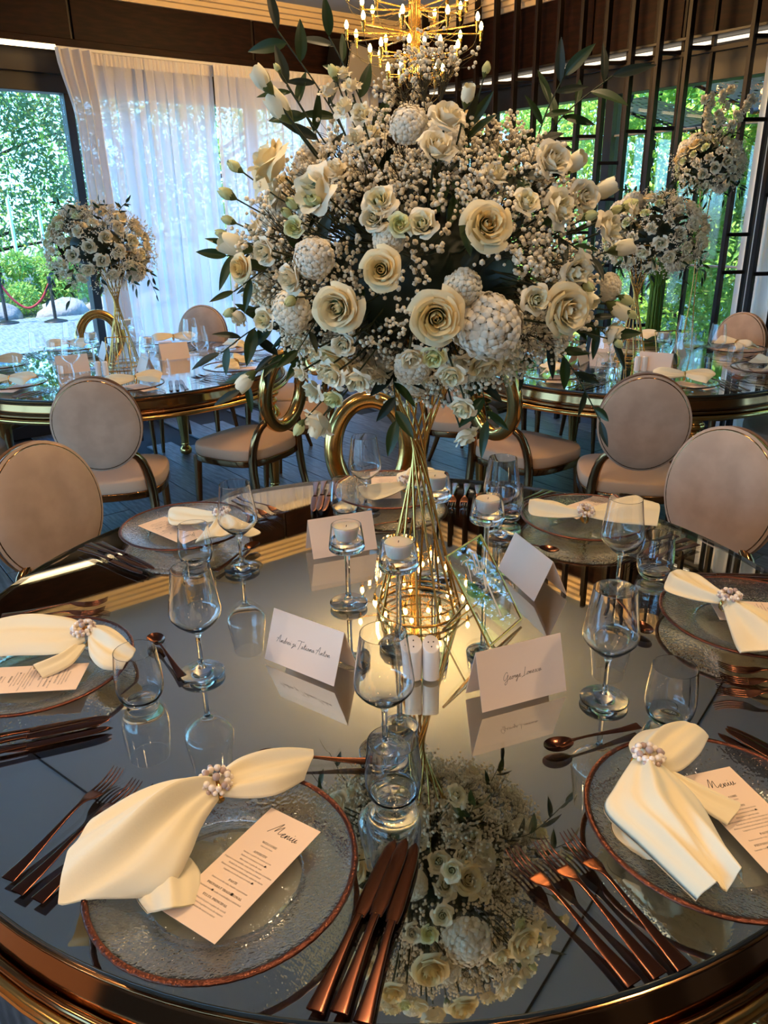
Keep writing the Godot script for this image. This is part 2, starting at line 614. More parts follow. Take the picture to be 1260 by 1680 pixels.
	struct("trim", MB.new().box(Vector3(0.16, 0.018, 8.4), Vector3(-0.09, 2.498, 4.5)), M.frame_dark, "thin dark ledge over the light strip", RT)
	# lattice screen
	var la := thing("lattice_screen", "dark brown wooden lattice of tall bars in front of the window", "screen", "", RT)
	var bar := MB.new().box(Vector3(0.045, 3.03, 0.026), Vector3(0, 1.515, 0), 0.002).mesh()
	var thin := MB.new().box(Vector3(0.035, 3.03, 0.02), Vector3(0, 1.515, 0), 0.002).mesh()
	var link := MB.new().box(Vector3(0.17, 0.022, 0.03), Vector3(0.07, 0, 0), 0.002).mesh()
	var link2 := MB.new().box(Vector3(0.03, 0.03, 0.19), Vector3(0, 0, 0.1), 0.002).mesh()
	for i in 34:
		var z := 0.43 + i * 0.2
		if i == 14:
			continue
		part(la, "bar", bar, M.lattice, Transform3D(Basis(), Vector3(-0.25, 0, z)))
		part(la, "bar", thin, M.lattice, Transform3D(Basis(), Vector3(-0.12, 0, z + 0.085)))
		for h in [2.43, 2.01 if i % 3 != 1 else 1.83, 1.60 if i % 2 == 0 else 1.38, 1.16, 0.62 if i % 3 else 0.78]:
			part(la, "crosspiece", link, M.lattice, Transform3D(Basis(Vector3.UP, -0.58), Vector3(-0.25, h, z)))
	for y in [2.42]:
		part(la, "rail", MB.new().box(Vector3(0.03, 0.03, 6.9), Vector3(-0.13, y, 3.8)), M.lattice)
	# white curtains at the far end and at the right
	for s in [[0.30, 0.62, 2.30, "short white curtain gathered in the dark corner by the lattice"], [3.42, 4.1, 2.42, "long white curtain hanging inside the right window"]]:
		var o := thing("curtain", s[3], "curtain", "", RT)
		part(o, "cloth", MB.new().grid(60, 20, func(u, w):
			return Vector3(-0.045 + 0.022 * sin(u * 7.0 * TAU), s[2] - w * (s[2] - 0.05), lerpf(s[0], s[1], u))), M.white_curtain)
	# walls behind the camera
	struct("wall_back", MB.new().box(Vector3(10.2, 3.1, 0.2), Vector3(-4.8, 1.55, 9.3)), M.room_back, "brown rear wall", RT)
	struct("wall_near", MB.new().box(Vector3(0.2, 0.7, 9.6), Vector3(-9.7, 2.8, 4.5)).box(Vector3(0.2, 0.14, 9.6), Vector3(-9.7, 0.07, 4.5)).box(Vector3(0.2, 3.1, 0.6), Vector3(-9.7, 1.55, 0.0)).box(Vector3(0.2, 3.1, 1.2), Vector3(-9.7, 1.55, 8.7)), M.room_back, "brown side wall", RT)
	var w3 := struct("window_3", MB.new().box(Vector3(0.1, 0.06, 7.8), Vector3(-9.7, 2.43, 4.2)).box(Vector3(0.1, 0.06, 7.8), Vector3(-9.7, 0.17, 4.2)), M.frame_dark, "dark framed window of the side wall", RT)
	for i in 5:
		part(w3, "mullion", MB.new().box(Vector3(0.1, 2.2, 0.06), Vector3(-9.7, 1.3, 0.33 + i * 1.93)), M.frame_dark)
		if i < 4:
			part(w3, "pane", MB.new().box(Vector3(0.008, 2.2, 1.87), Vector3(-9.7, 1.3, 0.33 + 0.965 + i * 1.93), 0.0), M.pane)
	# grey speaker panel with a silver edge, round fitting
	var sp := thing("wall_speaker", "grey flat speaker panel with a silver edge high in the corner", "speaker", "", RT * Transform3D(Basis(Vector3.UP, 0.10) * Basis(Vector3.BACK, -0.13) * Basis(Vector3.RIGHT, 0.16), Vector3(-0.575, 2.645, 0.32)))
	part(sp, "body", MB.new().box(Vector3(0.50, 0.26, 0.07), Vector3(0, 0, -0.02), 0.008), M.plastic_grey)
	for q in [[Vector3(0.52, 0.012, 0.08), Vector3(0, 0.132, -0.018)], [Vector3(0.52, 0.012, 0.08), Vector3(0, -0.132, -0.018)], [Vector3(0.012, 0.26, 0.08), Vector3(-0.254, 0, -0.018)], [Vector3(0.012, 0.26, 0.08), Vector3(0.254, 0, -0.018)]]:
		part(sp, "edge", MB.new().box(q[0], q[1], 0.002), M.steel)
	part(sp, "button", MB.new().lathe([Vector2(0, 0), Vector2(0.016, 0), Vector2(0.016, 0.008), Vector2(0, 0.010)], 20), M.plastic_white, Transform3D(Basis(Vector3.RIGHT, PI / 2), Vector3(-0.21, 0.04, 0.015)))
	part(sp, "bracket", MB.new().box(Vector3(0.06, 0.20, 0.18), Vector3(-0.30, 0.03, -0.07), 0.004), M.frame_dark)
	part(sp, "wall_arm", MB.new().box(Vector3(0.05, 0.05, 0.36), Vector3(0, 0.0, -0.2), 0.004), M.frame_dark)
	var dm := thing("dome_sensor", "round white wall fitting with two dark holes below the speaker", "sensor", "", RT * Transform3D(Basis(Vector3.RIGHT, PI / 2 + 0.1), Vector3(-0.25, 2.45, 0.15)))
	part(dm, "body", MB.new().lathe([Vector2(0, -0.15), Vector2(0.02, -0.15), Vector2(0.022, 0.0), Vector2(0.062, 0.0), Vector2(0.062, 0.018), Vector2(0.05, 0.032), Vector2(0.03, 0.034), Vector2(0.028, 0.028), Vector2(0, 0.028)], 32), M.plastic_white)
	for sx in [-1, 1]:
		part(dm, "hole", MB.new().lathe([Vector2(0, 0.027), Vector2(0.007, 0.027), Vector2(0.007, 0.031), Vector2(0, 0.031)], 14), M.black, Transform3D(Basis(), Vector3(sx * 0.011, 0, 0)))

# ---------------------------------------------------------------- garden
func leaf_cloud(parent: Node3D, called: String, blobs: Array, count: int, size: float, m: Material, droop := 0.3) -> void:
	var lm := MB.new()
	lm.grid(2, 3, func(u, w):
		var x: float = (u - 0.5) * sin(PI * clampf(w * 0.92 + 0.06, 0, 1)) * 0.42
		return Vector3(x, -absf(u - 0.5) * 0.12 - 0.18 * w * w, w))
	var mm := MultiMesh.new()
	mm.transform_format = MultiMesh.TRANSFORM_3D
	mm.mesh = lm.mesh()
	mm.instance_count = count
	for i in count:
		var b: Array = blobs[rng.randi() % blobs.size()]
		var d := Vector3(sway(1), sway(1), sway(1))
		while d.length() > 1.0:
			d = Vector3(sway(1), sway(1), sway(1))
		d = d.normalized() * pow(d.length(), 0.45)
		var p: Vector3 = b[0] + d * b[1]
		var dir := (d * 0.5 + Vector3(sway(1), sway(1) - droop, sway(1))).normalized()
		var t := along(Vector3.ZERO, dir, rng.randf() * TAU)
		var bs: Basis = t.basis * Basis(Vector3.RIGHT, -PI / 2)
		mm.set_instance_transform(i, Transform3D(bs.scaled_local(Vector3.ONE * size * rng.randf_range(0.6, 1.3)), p))
	var o := MultiMeshInstance3D.new()
	o.name = called
	o.multimesh = mm
	o.material_override = m
	o.set_meta("kind", "stuff")
	parent.add_child(o, true)

func tree(called: String, label: String, cat: String, p: Vector3, h: float, r: float, blobs: int, count: int, size: float, m: Material, low := 0.35, trunk := 0.09) -> void:
	var o := thing(called, label, cat, "", RT * Transform3D(Basis(), p))
	var pts := [Vector3(0, -0.1, 0), Vector3(sway(0.1), h * 0.4, sway(0.1)), Vector3(sway(0.2), h * 0.9, sway(0.2))]
	var tk := part(o, "trunk", MB.new().tube(curve(pts, 8), [trunk, trunk, trunk * 0.9, trunk * 0.8, trunk * 0.7, trunk * 0.6, trunk * 0.5, trunk * 0.35, trunk * 0.2], 8), M.bark)
	var bl := []
	for i in blobs:
		var y := h * lerpf(low, 1.0, (i + 0.5) / blobs)
		var a := rng.randf() * TAU
		var rr := r * rng.randf_range(0.2, 0.85)
		var c := Vector3(cos(a) * rr, y, sin(a) * rr)
		bl.append([c, r * rng.randf_range(0.3, 0.55)])
		if i < 12:
			part(tk, "branch", MB.new().tube(curve([Vector3(0, y * 0.75, 0), c * Vector3(0.5, 0, 0.5) + Vector3(0, y * 0.92, 0), c], 5), [trunk * 0.35, trunk * 0.3, trunk * 0.25, trunk * 0.2, trunk * 0.12, 0.004], 5), M.bark)
	leaf_cloud(o, "foliage", bl, count, size, m)

func build_garden() -> void:
	struct("ground", MB.new().box(Vector3(34, 0.3, 22), Vector3(3, -0.2, -14.5)).box(Vector3(16, 0.3, 24), Vector3(8.4, -0.2, 3)), M.soil, "garden soil beyond the windows", RT)
	struct("terrace", MB.new().box(Vector3(16, 0.1, 7.2), Vector3(-5.5, -0.02, -3.82)).box(Vector3(2.2, 0.1, 12), Vector3(1.32, -0.02, 4.4)), M.deck, "pale grey terrace outside the window", RT)
	# rope barrier
	var posts := [[Vector3(-1.43, 0.03, -6.68), "black barrier post joined to the red rope at its right end"], [Vector3(-2.06, 0.03, -7.0), "black barrier post at the window edge holding the other rope end"]]
	for q in posts:
		var o := thing("barrier_post", q[1], "barrier post", "rope barrier posts on the terrace", RT * Transform3D(Basis(), q[0]))
		part(o, "base", MB.new().lathe([Vector2(0, 0), Vector2(0.17, 0), Vector2(0.17, 0.015), Vector2(0.10, 0.035), Vector2(0.03, 0.05), Vector2(0, 0.05)], 24), M.black)
		part(o, "pole", MB.new().lathe([Vector2(0.026, 0.04), Vector2(0.026, 0.62), Vector2(0.034, 0.625), Vector2(0.034, 0.67), Vector2(0, 0.68)], 14), M.black)
	var ro := MB.new()
	ro.tube(curve([Vector3(-1.43, 0.62, -6.68), Vector3(-1.58, 0.36, -6.75), Vector3(-1.76, 0.25, -6.85), Vector3(-1.93, 0.38, -6.94), Vector3(-2.06, 0.62, -7.0)], 20), 0.018, 8)
	single("barrier_rope", ro, M.red_rope, "sagging red velvet rope hung between the two black posts", "rope", "", RT)
	# boulders
	var rk := [[Vector3(-1.0, 0.0, -7.7), 0.42, "large grey boulder behind the red rope"], [Vector3(-0.2, 0.0, -8.0), 0.34, "grey boulder right of the large one beyond the terrace"], [Vector3(-0.62, 0.0, -6.9), 0.24, "flat pale boulder lowest beside the terrace edge"], [Vector3(-1.9, 0.0, -8.3), 0.36, "boulder behind the sagging middle of the rope"], [Vector3(0.75, 0, -8.0), 0.4, "pale boulder next to the curtain edge in the garden"]]
	for q in rk:
		var nz := FastNoiseLite.new()
		nz.seed = int(q[1] * 1000)
		nz.frequency = 0.9
		var m := MB.new().grid(18, 12, func(u, w):
			var a: float = u * TAU
			var b: float = (w - 0.5) * PI
			var d := Vector3(cos(a) * cos(b), sin(b) * 0.62, -sin(a) * cos(b))
			return d * q[1] * (1.0 + 0.35 * nz.get_noise_3dv(d * 1.6)), true)
		single("boulder", m, M.rock, q[2], "boulder", "garden boulders", RT * Transform3D(Basis(), q[0]))
	# pale fence poles
	var pi := 0
	for q in [[-1.75, -8.9, 1.75], [-2.35, -8.6, 1.4], [-1.2, -9.2, 1.9], [-3.0, -8.4, 1.5], [-0.6, -9.6, 1.7]]:
		var txt: String = ["pale fence pole above the red rope", "pale fence pole beside the left barrier post", "tall pale fence pole by the fir trunk", "pale fence pole at the outer window edge", "pale fence pole beside the gathered curtain"][pi]
		var o := thing("fence_pole", txt, "pole", "pale garden fence poles", RT * Transform3D(Basis(), Vector3(q[0], -0.05, q[1])))
		part(o, "pole", MB.new().lathe([Vector2(0.03, 0), Vector2(0.03, q[2]), Vector2(0, q[2] + 0.01)], 10), M.white_pole)
		pi += 1
	# perforated dark canopies
	var perf := func(w: float, h: float, nx: int, ny: int):
		var m := MB.new()
		for i in nx:
			for j in ny:
				var c := Vector3((i + 0.5) / nx * w, 0, (j + 0.5) / ny * h)
				var e := Vector2(w / nx / 2, h / ny / 2)
				var hole: bool = (i + j) % 2 == 0 and (i * 7 + j * 3) % 5 != 0
				var out := []
				var inn := []
				for s in 8:
					var a := TAU * s / 8.0
					var d := Vector2(cos(a), sin(a))
					var sq := d / maxf(absf(d.x), absf(d.y))
					out.append(c + Vector3(sq.x * e.x, 0, sq.y * e.y))
					inn.append(c + Vector3(d.x * e.x, 0, d.y * e.y) * (0.62 if hole else 0.0))
				for s in 8:
					var n2 := (s + 1) % 8
					for y in [0.0, -0.03]:
						var up := Vector3(0, y, 0)
						var b := m.v.size()
						var nn := Vector3.UP if y == 0.0 else Vector3.DOWN
						for p in [out[s], out[n2], inn[n2], inn[s]]:
							m.vert(p + up, nn)
						if y == 0.0:
							m.idx.append_array([b, b + 2, b + 1, b, b + 3, b + 2])
						else:
							m.idx.append_array([b, b + 1, b + 2, b, b + 2, b + 3])
		return m
	var can := [[Vector3(-3.9, 2.62, -1.75), 0.0, 0.25, 1.5, 1.1, "dark perforated canopy over the terrace beside the curtain"], [Vector3(0.9, 2.35, 1.55), 0.2, 0.3, 0.8, 0.75, "dark perforated canopy behind the lattice beside the tall bud"], [Vector3(1.5, 2.5, 2.0), -0.4, 0.35, 1.0, 0.8, "dark perforated canopy behind the lattice above the white flower stand"]]
	for q in can:
		var o := thing("canopy", q[5], "canopy", "", RT * Transform3D(Basis(Vector3.UP, q[1]) * Basis(Vector3.RIGHT, q[2]) * Basis(Vector3.BACK, 0.15), q[0]))
		part(o, "sheet", perf.call(q[3], q[4], 16, 12), M.frame_dark)
		part(o, "edge_beam", MB.new().tube([Vector3(0, -0.02, q[4]), Vector3(q[3], -0.02, q[4])], 0.025, 6), M.frame_dark)
		part(o, "edge_beam", MB.new().tube([Vector3(0, -0.02, 0), Vector3(q[3], -0.02, 0)], 0.025, 6), M.frame_dark)
		part(o, "support_pole", MB.new().tube([Vector3(q[3] * 0.5, 0, 0.05), Vector3(q[3] * 0.5, 1.2, 0.05)], 0.02, 6), M.frame_dark)
	# trees and shrubs seen through the left window
	tree("fir_tree", "dark fir tree with drooping branches seen through the bare pane", "tree", Vector3(-1.9, 0, -11.5), 6.5, 2.4, 16, 16000, 0.11, M.foliage_fir, 0.2, 0.22)
	tree("fir_tree", "dark fir tree behind the sheer curtain", "tree", Vector3(1.6, 0, -10.5), 5.5, 2.0, 14, 9000, 0.12, M.foliage_fir, 0.2, 0.18)
	tree("leafy_tree", "light green leafy tree behind the fence poles", "tree", Vector3(-3.6, 0, -13.0), 6.0, 2.6, 16, 18000, 0.11, M.foliage_mid, 0.1, 0.15)
	tree("leafy_tree", "bright green tree behind the sheer curtains", "tree", Vector3(4.5, 0, -12.5), 6.0, 3.0, 16, 12000, 0.13, M.foliage_light, 0.1, 0.15)
	tree("leafy_tree", "tall green tree closing the garden behind the fir", "tree", Vector3(-0.2, 0, -15.5), 8.0, 3.6, 18, 18000, 0.14, M.foliage_light, 0.05, 0.15)
	tree("leafy_tree", "green tree at the outer edge of the bare pane", "tree", Vector3(-7.0, 0, -13.5), 7.0, 3.2, 16, 14000, 0.14, M.foliage_mid, 0.05, 0.15)
	var sh := [[-0.9, -8.6, 0.9, "bright shrub behind the large boulder"], [-2.4, -9.2, 1.1, "bright green shrub left of the boulders"], [-3.4, -8.8, 1.0, "leafy shrub behind the outer fence pole"], [0.4, -9.0, 1.0, "green shrub beside the curtain edge"], [2.2, -8.0, 1.0, "green shrub dimly seen through the sheer curtain"]]
	for q in sh:
		tree("shrub", q[3], "shrub", Vector3(q[0], 0, q[1]), q[2], q[2] * 0.75, 9, 7000, 0.07, [M.foliage_light, M.foliage_mid][int(q[2] * 10) % 2], 0.15, 0.03)
	# bamboo and shrubs behind the lattice
	var bm := [[2.6, 1.0, "bamboo thicket outside at the far end of the lattice"], [2.9, 2.3, "bamboo thicket outside behind the middle of the lattice"], [3.0, 3.6, "bamboo thicket outside behind the white flower stand"], [2.8, 4.9, "bamboo thicket outside at the near end of the lattice"], [4.6, 0.2, "taller bamboo thicket far outside past the room corner"], [4.8, 3.0, "taller bamboo thicket behind the nearer bamboo"], [3.6, -1.6, "bamboo thicket around the outer room corner"], [4.4, 6.0, "bamboo thicket farther along the lattice wall towards the camera"], [4.6, 8.4, "bamboo thicket past the near end of the lattice wall"]]
	var bi := 0
	for q in bm:
		tree("bamboo_thicket", q[2], "bamboo", Vector3(q[0], 0, q[1]), 4.6 if q[0] < 4 else 6.0, 1.15 if q[0] < 4 else 1.9, 26, 20000 if q[0] < 4 else 16000, 0.075 if q[0] < 4 else 0.11, [M.foliage_light, M.foliage_mid, M.foliage_light, M.foliage_yellow][bi % 4], 0.06, 0.03)
		bi += 1

# ---------------------------------------------------------------- tables, chairs, lamps
func ring(r: float, y: float, rad: float, segs := 96, sides := 12) -> MB:
	return MB.new().grid(sides, segs, func(u, w):
		var a: float = w * TAU
		var b: float = u * TAU
		var d := Vector3(cos(a), 0, sin(a))
		return d * (r + rad * cos(b)) + Vector3(0, y + rad * sin(b), 0), true)

func round_prof(pts: Array, segs: int) -> MB:
	return MB.new().lathe(pts, segs)

func make_table(label: String, group: String, p: Vector3, leg_phase: float) -> Node3D:
	var o := thing("banquet_table", label, "table", group, Transform3D(Basis(), Vector3(p.x, 0, p.z)))
	var R := 0.874
	part(o, "mirror_top", round_prof([Vector2(0, 0.7535), Vector2(R - 0.004, 0.7535), Vector2(R - 0.004, 0.7535), Vector2(R - 0.004, 0.7585), Vector2(R - 0.004, 0.7585), Vector2(0, 0.7585)], 128), M.mirror)
	var gl := part(o, "glass_top", round_prof([Vector2(0, 0.7592), Vector2(R - 0.001, 0.7592), Vector2(R - 0.001, 0.7592), Vector2(R - 0.001, TOP), Vector2(R - 0.001, TOP), Vector2(0, TOP)], 128), M.thin_glass)
	part(gl, "glass_rim", round_prof([Vector2(R - 0.001, 0.7565), Vector2(R + 0.001, 0.758), Vector2(R + 0.001, TOP - 0.001), Vector2(R - 0.0006, TOP), Vector2(R - 0.0012, TOP - 0.002)], 128), M.glass_edge)
	part(o, "apron", round_prof([Vector2(R - 0.06, 0.70), Vector2(R - 0.012, 0.700), Vector2(R - 0.004, 0.682), Vector2(R - 0.004, 0.682), Vector2(R + 0.004, 0.69), Vector2(R + 0.002, 0.71), Vector2(R - 0.004, 0.735), Vector2(R - 0.004, 0.748), Vector2(R + 0.003, 0.752), Vector2(R + 0.003, 0.7565), Vector2(R - 0.01, 0.7565)], 128), M.bronze)
	part(o, "bead", ring(R + 0.010, 0.686, 0.0075), M.bronze)
	part(o, "bead", ring(R + 0.016, 0.664, 0.0125), M.gold)
	part(o, "under_frame", round_prof([Vector2(R - 0.06, 0.652), Vector2(R + 0.006, 0.652), Vector2(R + 0.006, 0.68), Vector2(R - 0.06, 0.70)], 96), M.bronze)
	var lp := MB.new().lathe([Vector2(0, 0), Vector2(0.02, 0.001), Vector2(0.036, 0.012), Vector2(0.042, 0.03), Vector2(0.036, 0.05), Vector2(0.022, 0.064), Vector2(0.022, 0.07), Vector2(0.03, 0.074), Vector2(0.03, 0.08), Vector2(0.026, 0.086), Vector2(0.034, 0.2), Vector2(0.052, 0.36), Vector2(0.062, 0.43), Vector2(0.062, 0.48), Vector2(0.05, 0.52), Vector2(0.034, 0.54), Vector2(0.03, 0.55), Vector2(0.042, 0.556), Vector2(0.046, 0.566), Vector2(0.042, 0.576), Vector2(0.034, 0.58), Vector2(0.034, 0.59), Vector2(0.05, 0.598), Vector2(0.054, 0.61), Vector2(0.05, 0.622), Vector2(0.04, 0.628), Vector2(0.05, 0.66), Vector2(0.05, 0.70), Vector2(0, 0.70)], 32).mesh()
	for i in 4:
		var a := leg_phase + i * PI / 2
		part(o, "leg", lp, M.gold, Transform3D(Basis(), Vector3(cos(a) * 0.80, 0, sin(a) * 0.80)))
	return o

func build_tables() -> void:
	make_table("round mirror topped gold dining table under the big bouquet", "", TABLE, deg_to_rad(118))
	make_table("round mirror topped gold table beside the sheer curtains", "", FAR[0], deg_to_rad(5))
	make_table("round mirror topped gold table beside the lattice", "", FAR[1], deg_to_rad(175))

const FAR := [Vector3(-1.43, 0.765, -2.88), Vector3(1.35, 0.765, -2.78)]

func make_chair(padded: bool) -> Node3D:
	var o := thing("dining_chair", "-", "chair", "")
	var shape := func(u: float) -> Vector2:
		var a := u * TAU
		var x := signf(cos(a)) * pow(absf(cos(a)), 0.62) * 0.235
		var z := signf(sin(a)) * pow(absf(sin(a)), 0.62) * 0.215
		return Vector2(x * (1.0 + 0.35 * z), z)
	part(o, "seat", MB.new().grid(48, 12, func(u, w):
		var q: Vector2 = shape.call(1.0 - u)
		var k: float = w
		var s: float = 1.0
		var y := 0.0
		if k < 0.55:
			var b := (k / 0.55 - 0.5) * PI
			s = 0.965 + 0.035 * cos(b)
			y = 0.445 + 0.028 * sin(b)
		else:
			var r := 1.0 - (k - 0.55) / 0.45
			s = 0.965 * r
			y = 0.473 + 0.022 * (1.0 - r * r)
		return Vector3(q.x * s, y, q.y * s), true), M.seat_velvet)
	part(o, "seat_rail", MB.new().grid(48, 6, func(u, w):
		var q: Vector2 = shape.call(1.0 - u)
		var l := [Vector2(0.0, 0.385), Vector2(0.98, 0.385), Vector2(1.0, 0.39), Vector2(1.0, 0.415), Vector2(0.985, 0.42), Vector2(0.5, 0.425), Vector2(0.0, 0.425)]
		var e: Vector2 = l[int(round(w * 6))]
		return Vector3(q.x * e.x, e.y, q.y * e.x), true), M.bronze)
	for s in [-1, 1]:
		part(o, "leg", MB.new().tube([Vector3(s * 0.205, 0, 0.19), Vector3(s * 0.2, 0.2, 0.18), Vector3(s * 0.195, 0.40, 0.17)], [0.012, 0.017, 0.023], 8), M.bronze)
		part(o, "leg", MB.new().tube(curve([Vector3(s * 0.19, 0, -0.30), Vector3(s * 0.18, 0.22, -0.22), Vector3(s * 0.175, 0.42, -0.19), Vector3(s * 0.15, 0.56, -0.215), Vector3(s * 0.10, 0.615, -0.24)], 12), [0.012, 0.014, 0.016, 0.018, 0.02, 0.021, 0.022, 0.021, 0.02, 0.019, 0.018, 0.017, 0.016], 8), M.bronze)
	# oval back, leaning a little
	var bt := Transform3D(Basis(Vector3.RIGHT, -0.14), Vector3(0, 0.745, -0.265))
	if padded:
		var fr := part(o, "back_frame", MB.new().grid(10, 64, func(u, w):
			var a: float = w * TAU
			var b: float = u * TAU
			var d := Vector3(cos(a) * 0.168, sin(a) * 0.192, 0)
			return d * (1.0 + 0.045 * cos(b)) + Vector3(0, 0, 0.022 * sin(b)), true), M.bronze, bt)
		for sgn in [1.0, -1.0]:
			part(fr, "cushion", MB.new().grid(48, 10, func(u, w):
				var a: float = u * TAU * sgn
				var r: float = 1.0 - w
				var z: float = 0.016 + 0.020 * (1.0 - pow(r, 5.0))
				return Vector3(cos(a) * 0.179 * r, sin(a) * 0.204 * r, sgn * z), true), M.velvet)
	else:
		part(o, "ring_back", MB.new().grid(12, 72, func(u, w):
			var a: float = w * TAU
			var k := [Vector2(-1, -1), Vector2(1, -1), Vector2(1, -1), Vector2(1, 1), Vector2(1, 1), Vector2(-1, 1), Vector2(-1, 1), Vector2(-1, -1)]
			var sq: float = u * 4.0
			var i := mini(int(sq), 3)
			var c: Vector2 = [Vector2(-1, -1), Vector2(1, -1), Vector2(1, 1), Vector2(-1, 1), Vector2(-1, -1)][i].lerp([Vector2(-1, -1), Vector2(1, -1), Vector2(1, 1), Vector2(-1, 1), Vector2(-1, -1)][i + 1], sq - i)
			c = c.normalized() * (0.75 + 0.25 * c.length())
			return Vector3(cos(a) * (0.134 + 0.034 * c.x), sin(a) * (0.178 + 0.032 * c.x), 0.029 * c.y), true), M.gold, bt)
	return o

# a chair whose oval back stands at (x, z) and which faces towards (fx, fz)
func chair_at(x: float, z: float, fx: float, fz: float) -> Transform3D:
	var f := Vector3(fx - x, 0, fz - z).normalized()
	var b := Basis(Vector3.UP.cross(f), Vector3.UP, f)
	return Transform3D(b, Vector3(x, 0, z) + f * 0.265)

func build_chairs() -> void:
	var pad := make_chair(true)
	var rng_ := make_chair(false)
	var l: Vector3 = FAR[0]
	var r: Vector3 = FAR[1]
	var m := TABLE
	var gm := "chairs at the front table"
	var gl := "chairs at the table by the curtains"
	var gr := "chairs at the table by the lattice"
	var list := [
		[true, -0.985, -0.66, m, "beige velvet oval-backed chair drawn up to the left of the front table", gm],
		[true, 1.0, -0.70, m, "beige velvet oval-backed chair drawn up to the right of the front table", gm],
		[false, -0.045, -1.23, m, "gold open ring-backed chair behind the front table and bouquet stand", gm],
		[true, -0.98, 0.98, m, "beige velvet chair whose dark leg shows below the front table's left rim", gm],
		[true, -1.17, -1.64, l, "beige velvet oval-backed chair seen from behind at the curtain-side table", gl],
		[false, -0.475, -2.24, l, "open ring-backed chair with beige seat turned sideways between the tables, left of the bouquet", gl],
		[false, -0.24, -2.98, l, "beige chair half hidden by low bouquet flowers, facing the curtain-side table", gl],
		[false, -0.42, -3.66, l, "farther chair behind the sideways ring-backed one at the curtain-side table", gl],
		[true, -1.27, -4.15, l, "beige oval-backed chair before the sheer curtain", gl],
		[false, -1.93, -3.93, l, "gold open ring-backed chair behind the small bouquet on the curtain-side table", gl],
		[true, -2.55, -3.25, l, "beige chair at the outer side of the curtain-side table, facing it", gl],
		[true, -2.37, -2.17, l, "beige chair at the outer near side of the curtain-side table", gl],
		[true, 1.035, -1.53, r, "beige velvet oval-backed chair seen from behind at the lattice-side table", gr],
		[false, 0.50, -2.02, r, "open ring-backed chair with beige seat turned sideways, right of the bouquet stand", gr],
		[false, 0.18, -2.86, r, "beige chair behind the bouquet stand, facing the lattice-side table", gr],
		[false, 0.45, -3.55, r, "gold open ring-backed chair beyond the lattice-side table, behind the bouquet", gr],
		[true, 1.12, -3.93, r, "beige chair beyond the lattice-side table whose legs show under it", gr],
		[true, 2.177, -3.284, r, "beige oval-backed chair between the lattice-side table and the lattice", gr],
		[true, 2.36, -2.35, r, "beige chair at the outer side of the lattice-side table, seat half in view", gr],
	]
	for q in list:
		var t := chair_at(q[1], q[2], q[3].x, q[3].z)
		dup(pad if q[0] else rng_, t, q[4], q[5])
	for c in [pad, rng_]:
		remove_child(c)
		c.free()

func build_chandelier() -> void:
	var p := Vector3(0.213, 0, -3.558)
	var o := thing("chandelier", "gold chandelier of many bare candle bulbs on radial arms", "chandelier", "", at(p.x, 0, p.z))
	part(o, "column", MB.new().lathe([Vector2(0, 2.20), Vector2(0.012, 2.20), Vector2(0.014, 2.225), Vector2(0.034, 2.235), Vector2(0.034, 2.95), Vector2(0.014, 2.955), Vector2(0.014, 3.02), Vector2(0.07, 3.03), Vector2(0.07, 3.05), Vector2(0, 3.05)], 24), M.brass)
	# height, radius, bulbs
	var tiers := [[2.262, 0.155, 9], [2.362, 0.245, 9], [2.47, 0.375, 10], [2.585, 0.285, 9], [2.70, 0.40, 10], [2.81, 0.28, 9], [2.90, 0.17, 8]]
	var sock := MB.new().lathe([Vector2(0, -0.036), Vector2(0.007, -0.034), Vector2(0.009, -0.02), Vector2(0.009, 0.0), Vector2(0.013, 0.002), Vector2(0.013, 0.016), Vector2(0.008, 0.02), Vector2(0, 0.02)], 12).mesh()
	var bulb := MB.new().lathe([Vector2(0, 0.0), Vector2(0.006, 0.0), Vector2(0.0105, 0.011), Vector2(0.0115, 0.019), Vector2(0.008, 0.031), Vector2(0.003, 0.041), Vector2(0, 0.043)], 14).mesh()
	var k := 0
	for t in tiers:
		for i in t[2]:
			var a: float = TAU * i / t[2] + k * 0.37
			var d := Vector3(cos(a), 0, -sin(a))
			var arm := part(o, "arm", MB.new().tube([d * 0.03 + Vector3(0, t[0], 0), d * t[1] + Vector3(0, t[0], 0)], 0.0042, 6), M.brass)
			part(arm, "socket", sock, M.brass, Transform3D(Basis(), d * (t[1] + 0.006) + Vector3(0, t[0], 0)))
			part(arm, "bulb_flame", bulb, M.bulb, Transform3D(Basis(), d * (t[1] + 0.006) + Vector3(0, t[0] + 0.02, 0)))
			part(o, "cord", MB.new().tube(curve([d * (t[1] + 0.006) + Vector3(0, t[0] - 0.035, 0), d * t[1] * 0.93 + Vector3(0, t[0] - 0.10, 0), d * t[1] * 0.5 + Vector3(0, t[0] - 0.15, 0), d * 0.034 + Vector3(0, t[0] - 0.09, 0)], 10), 0.0016, 4), M.twig)
			if true:
				var l := OmniLight3D.new()
				l.name = "bulb_glow"
				l.light_color = Color(1.0, 0.76, 0.46)
				l.light_energy = 0.035
				l.light_size = 0.012
				l.omni_range = 15.0
				l.omni_attenuation = 2.0
				l.shadow_enabled = true
				l.position = d * (t[1] + 0.006) + Vector3(0, t[0] + 0.042, 0)
				o.add_child(l, true)
		k += 1

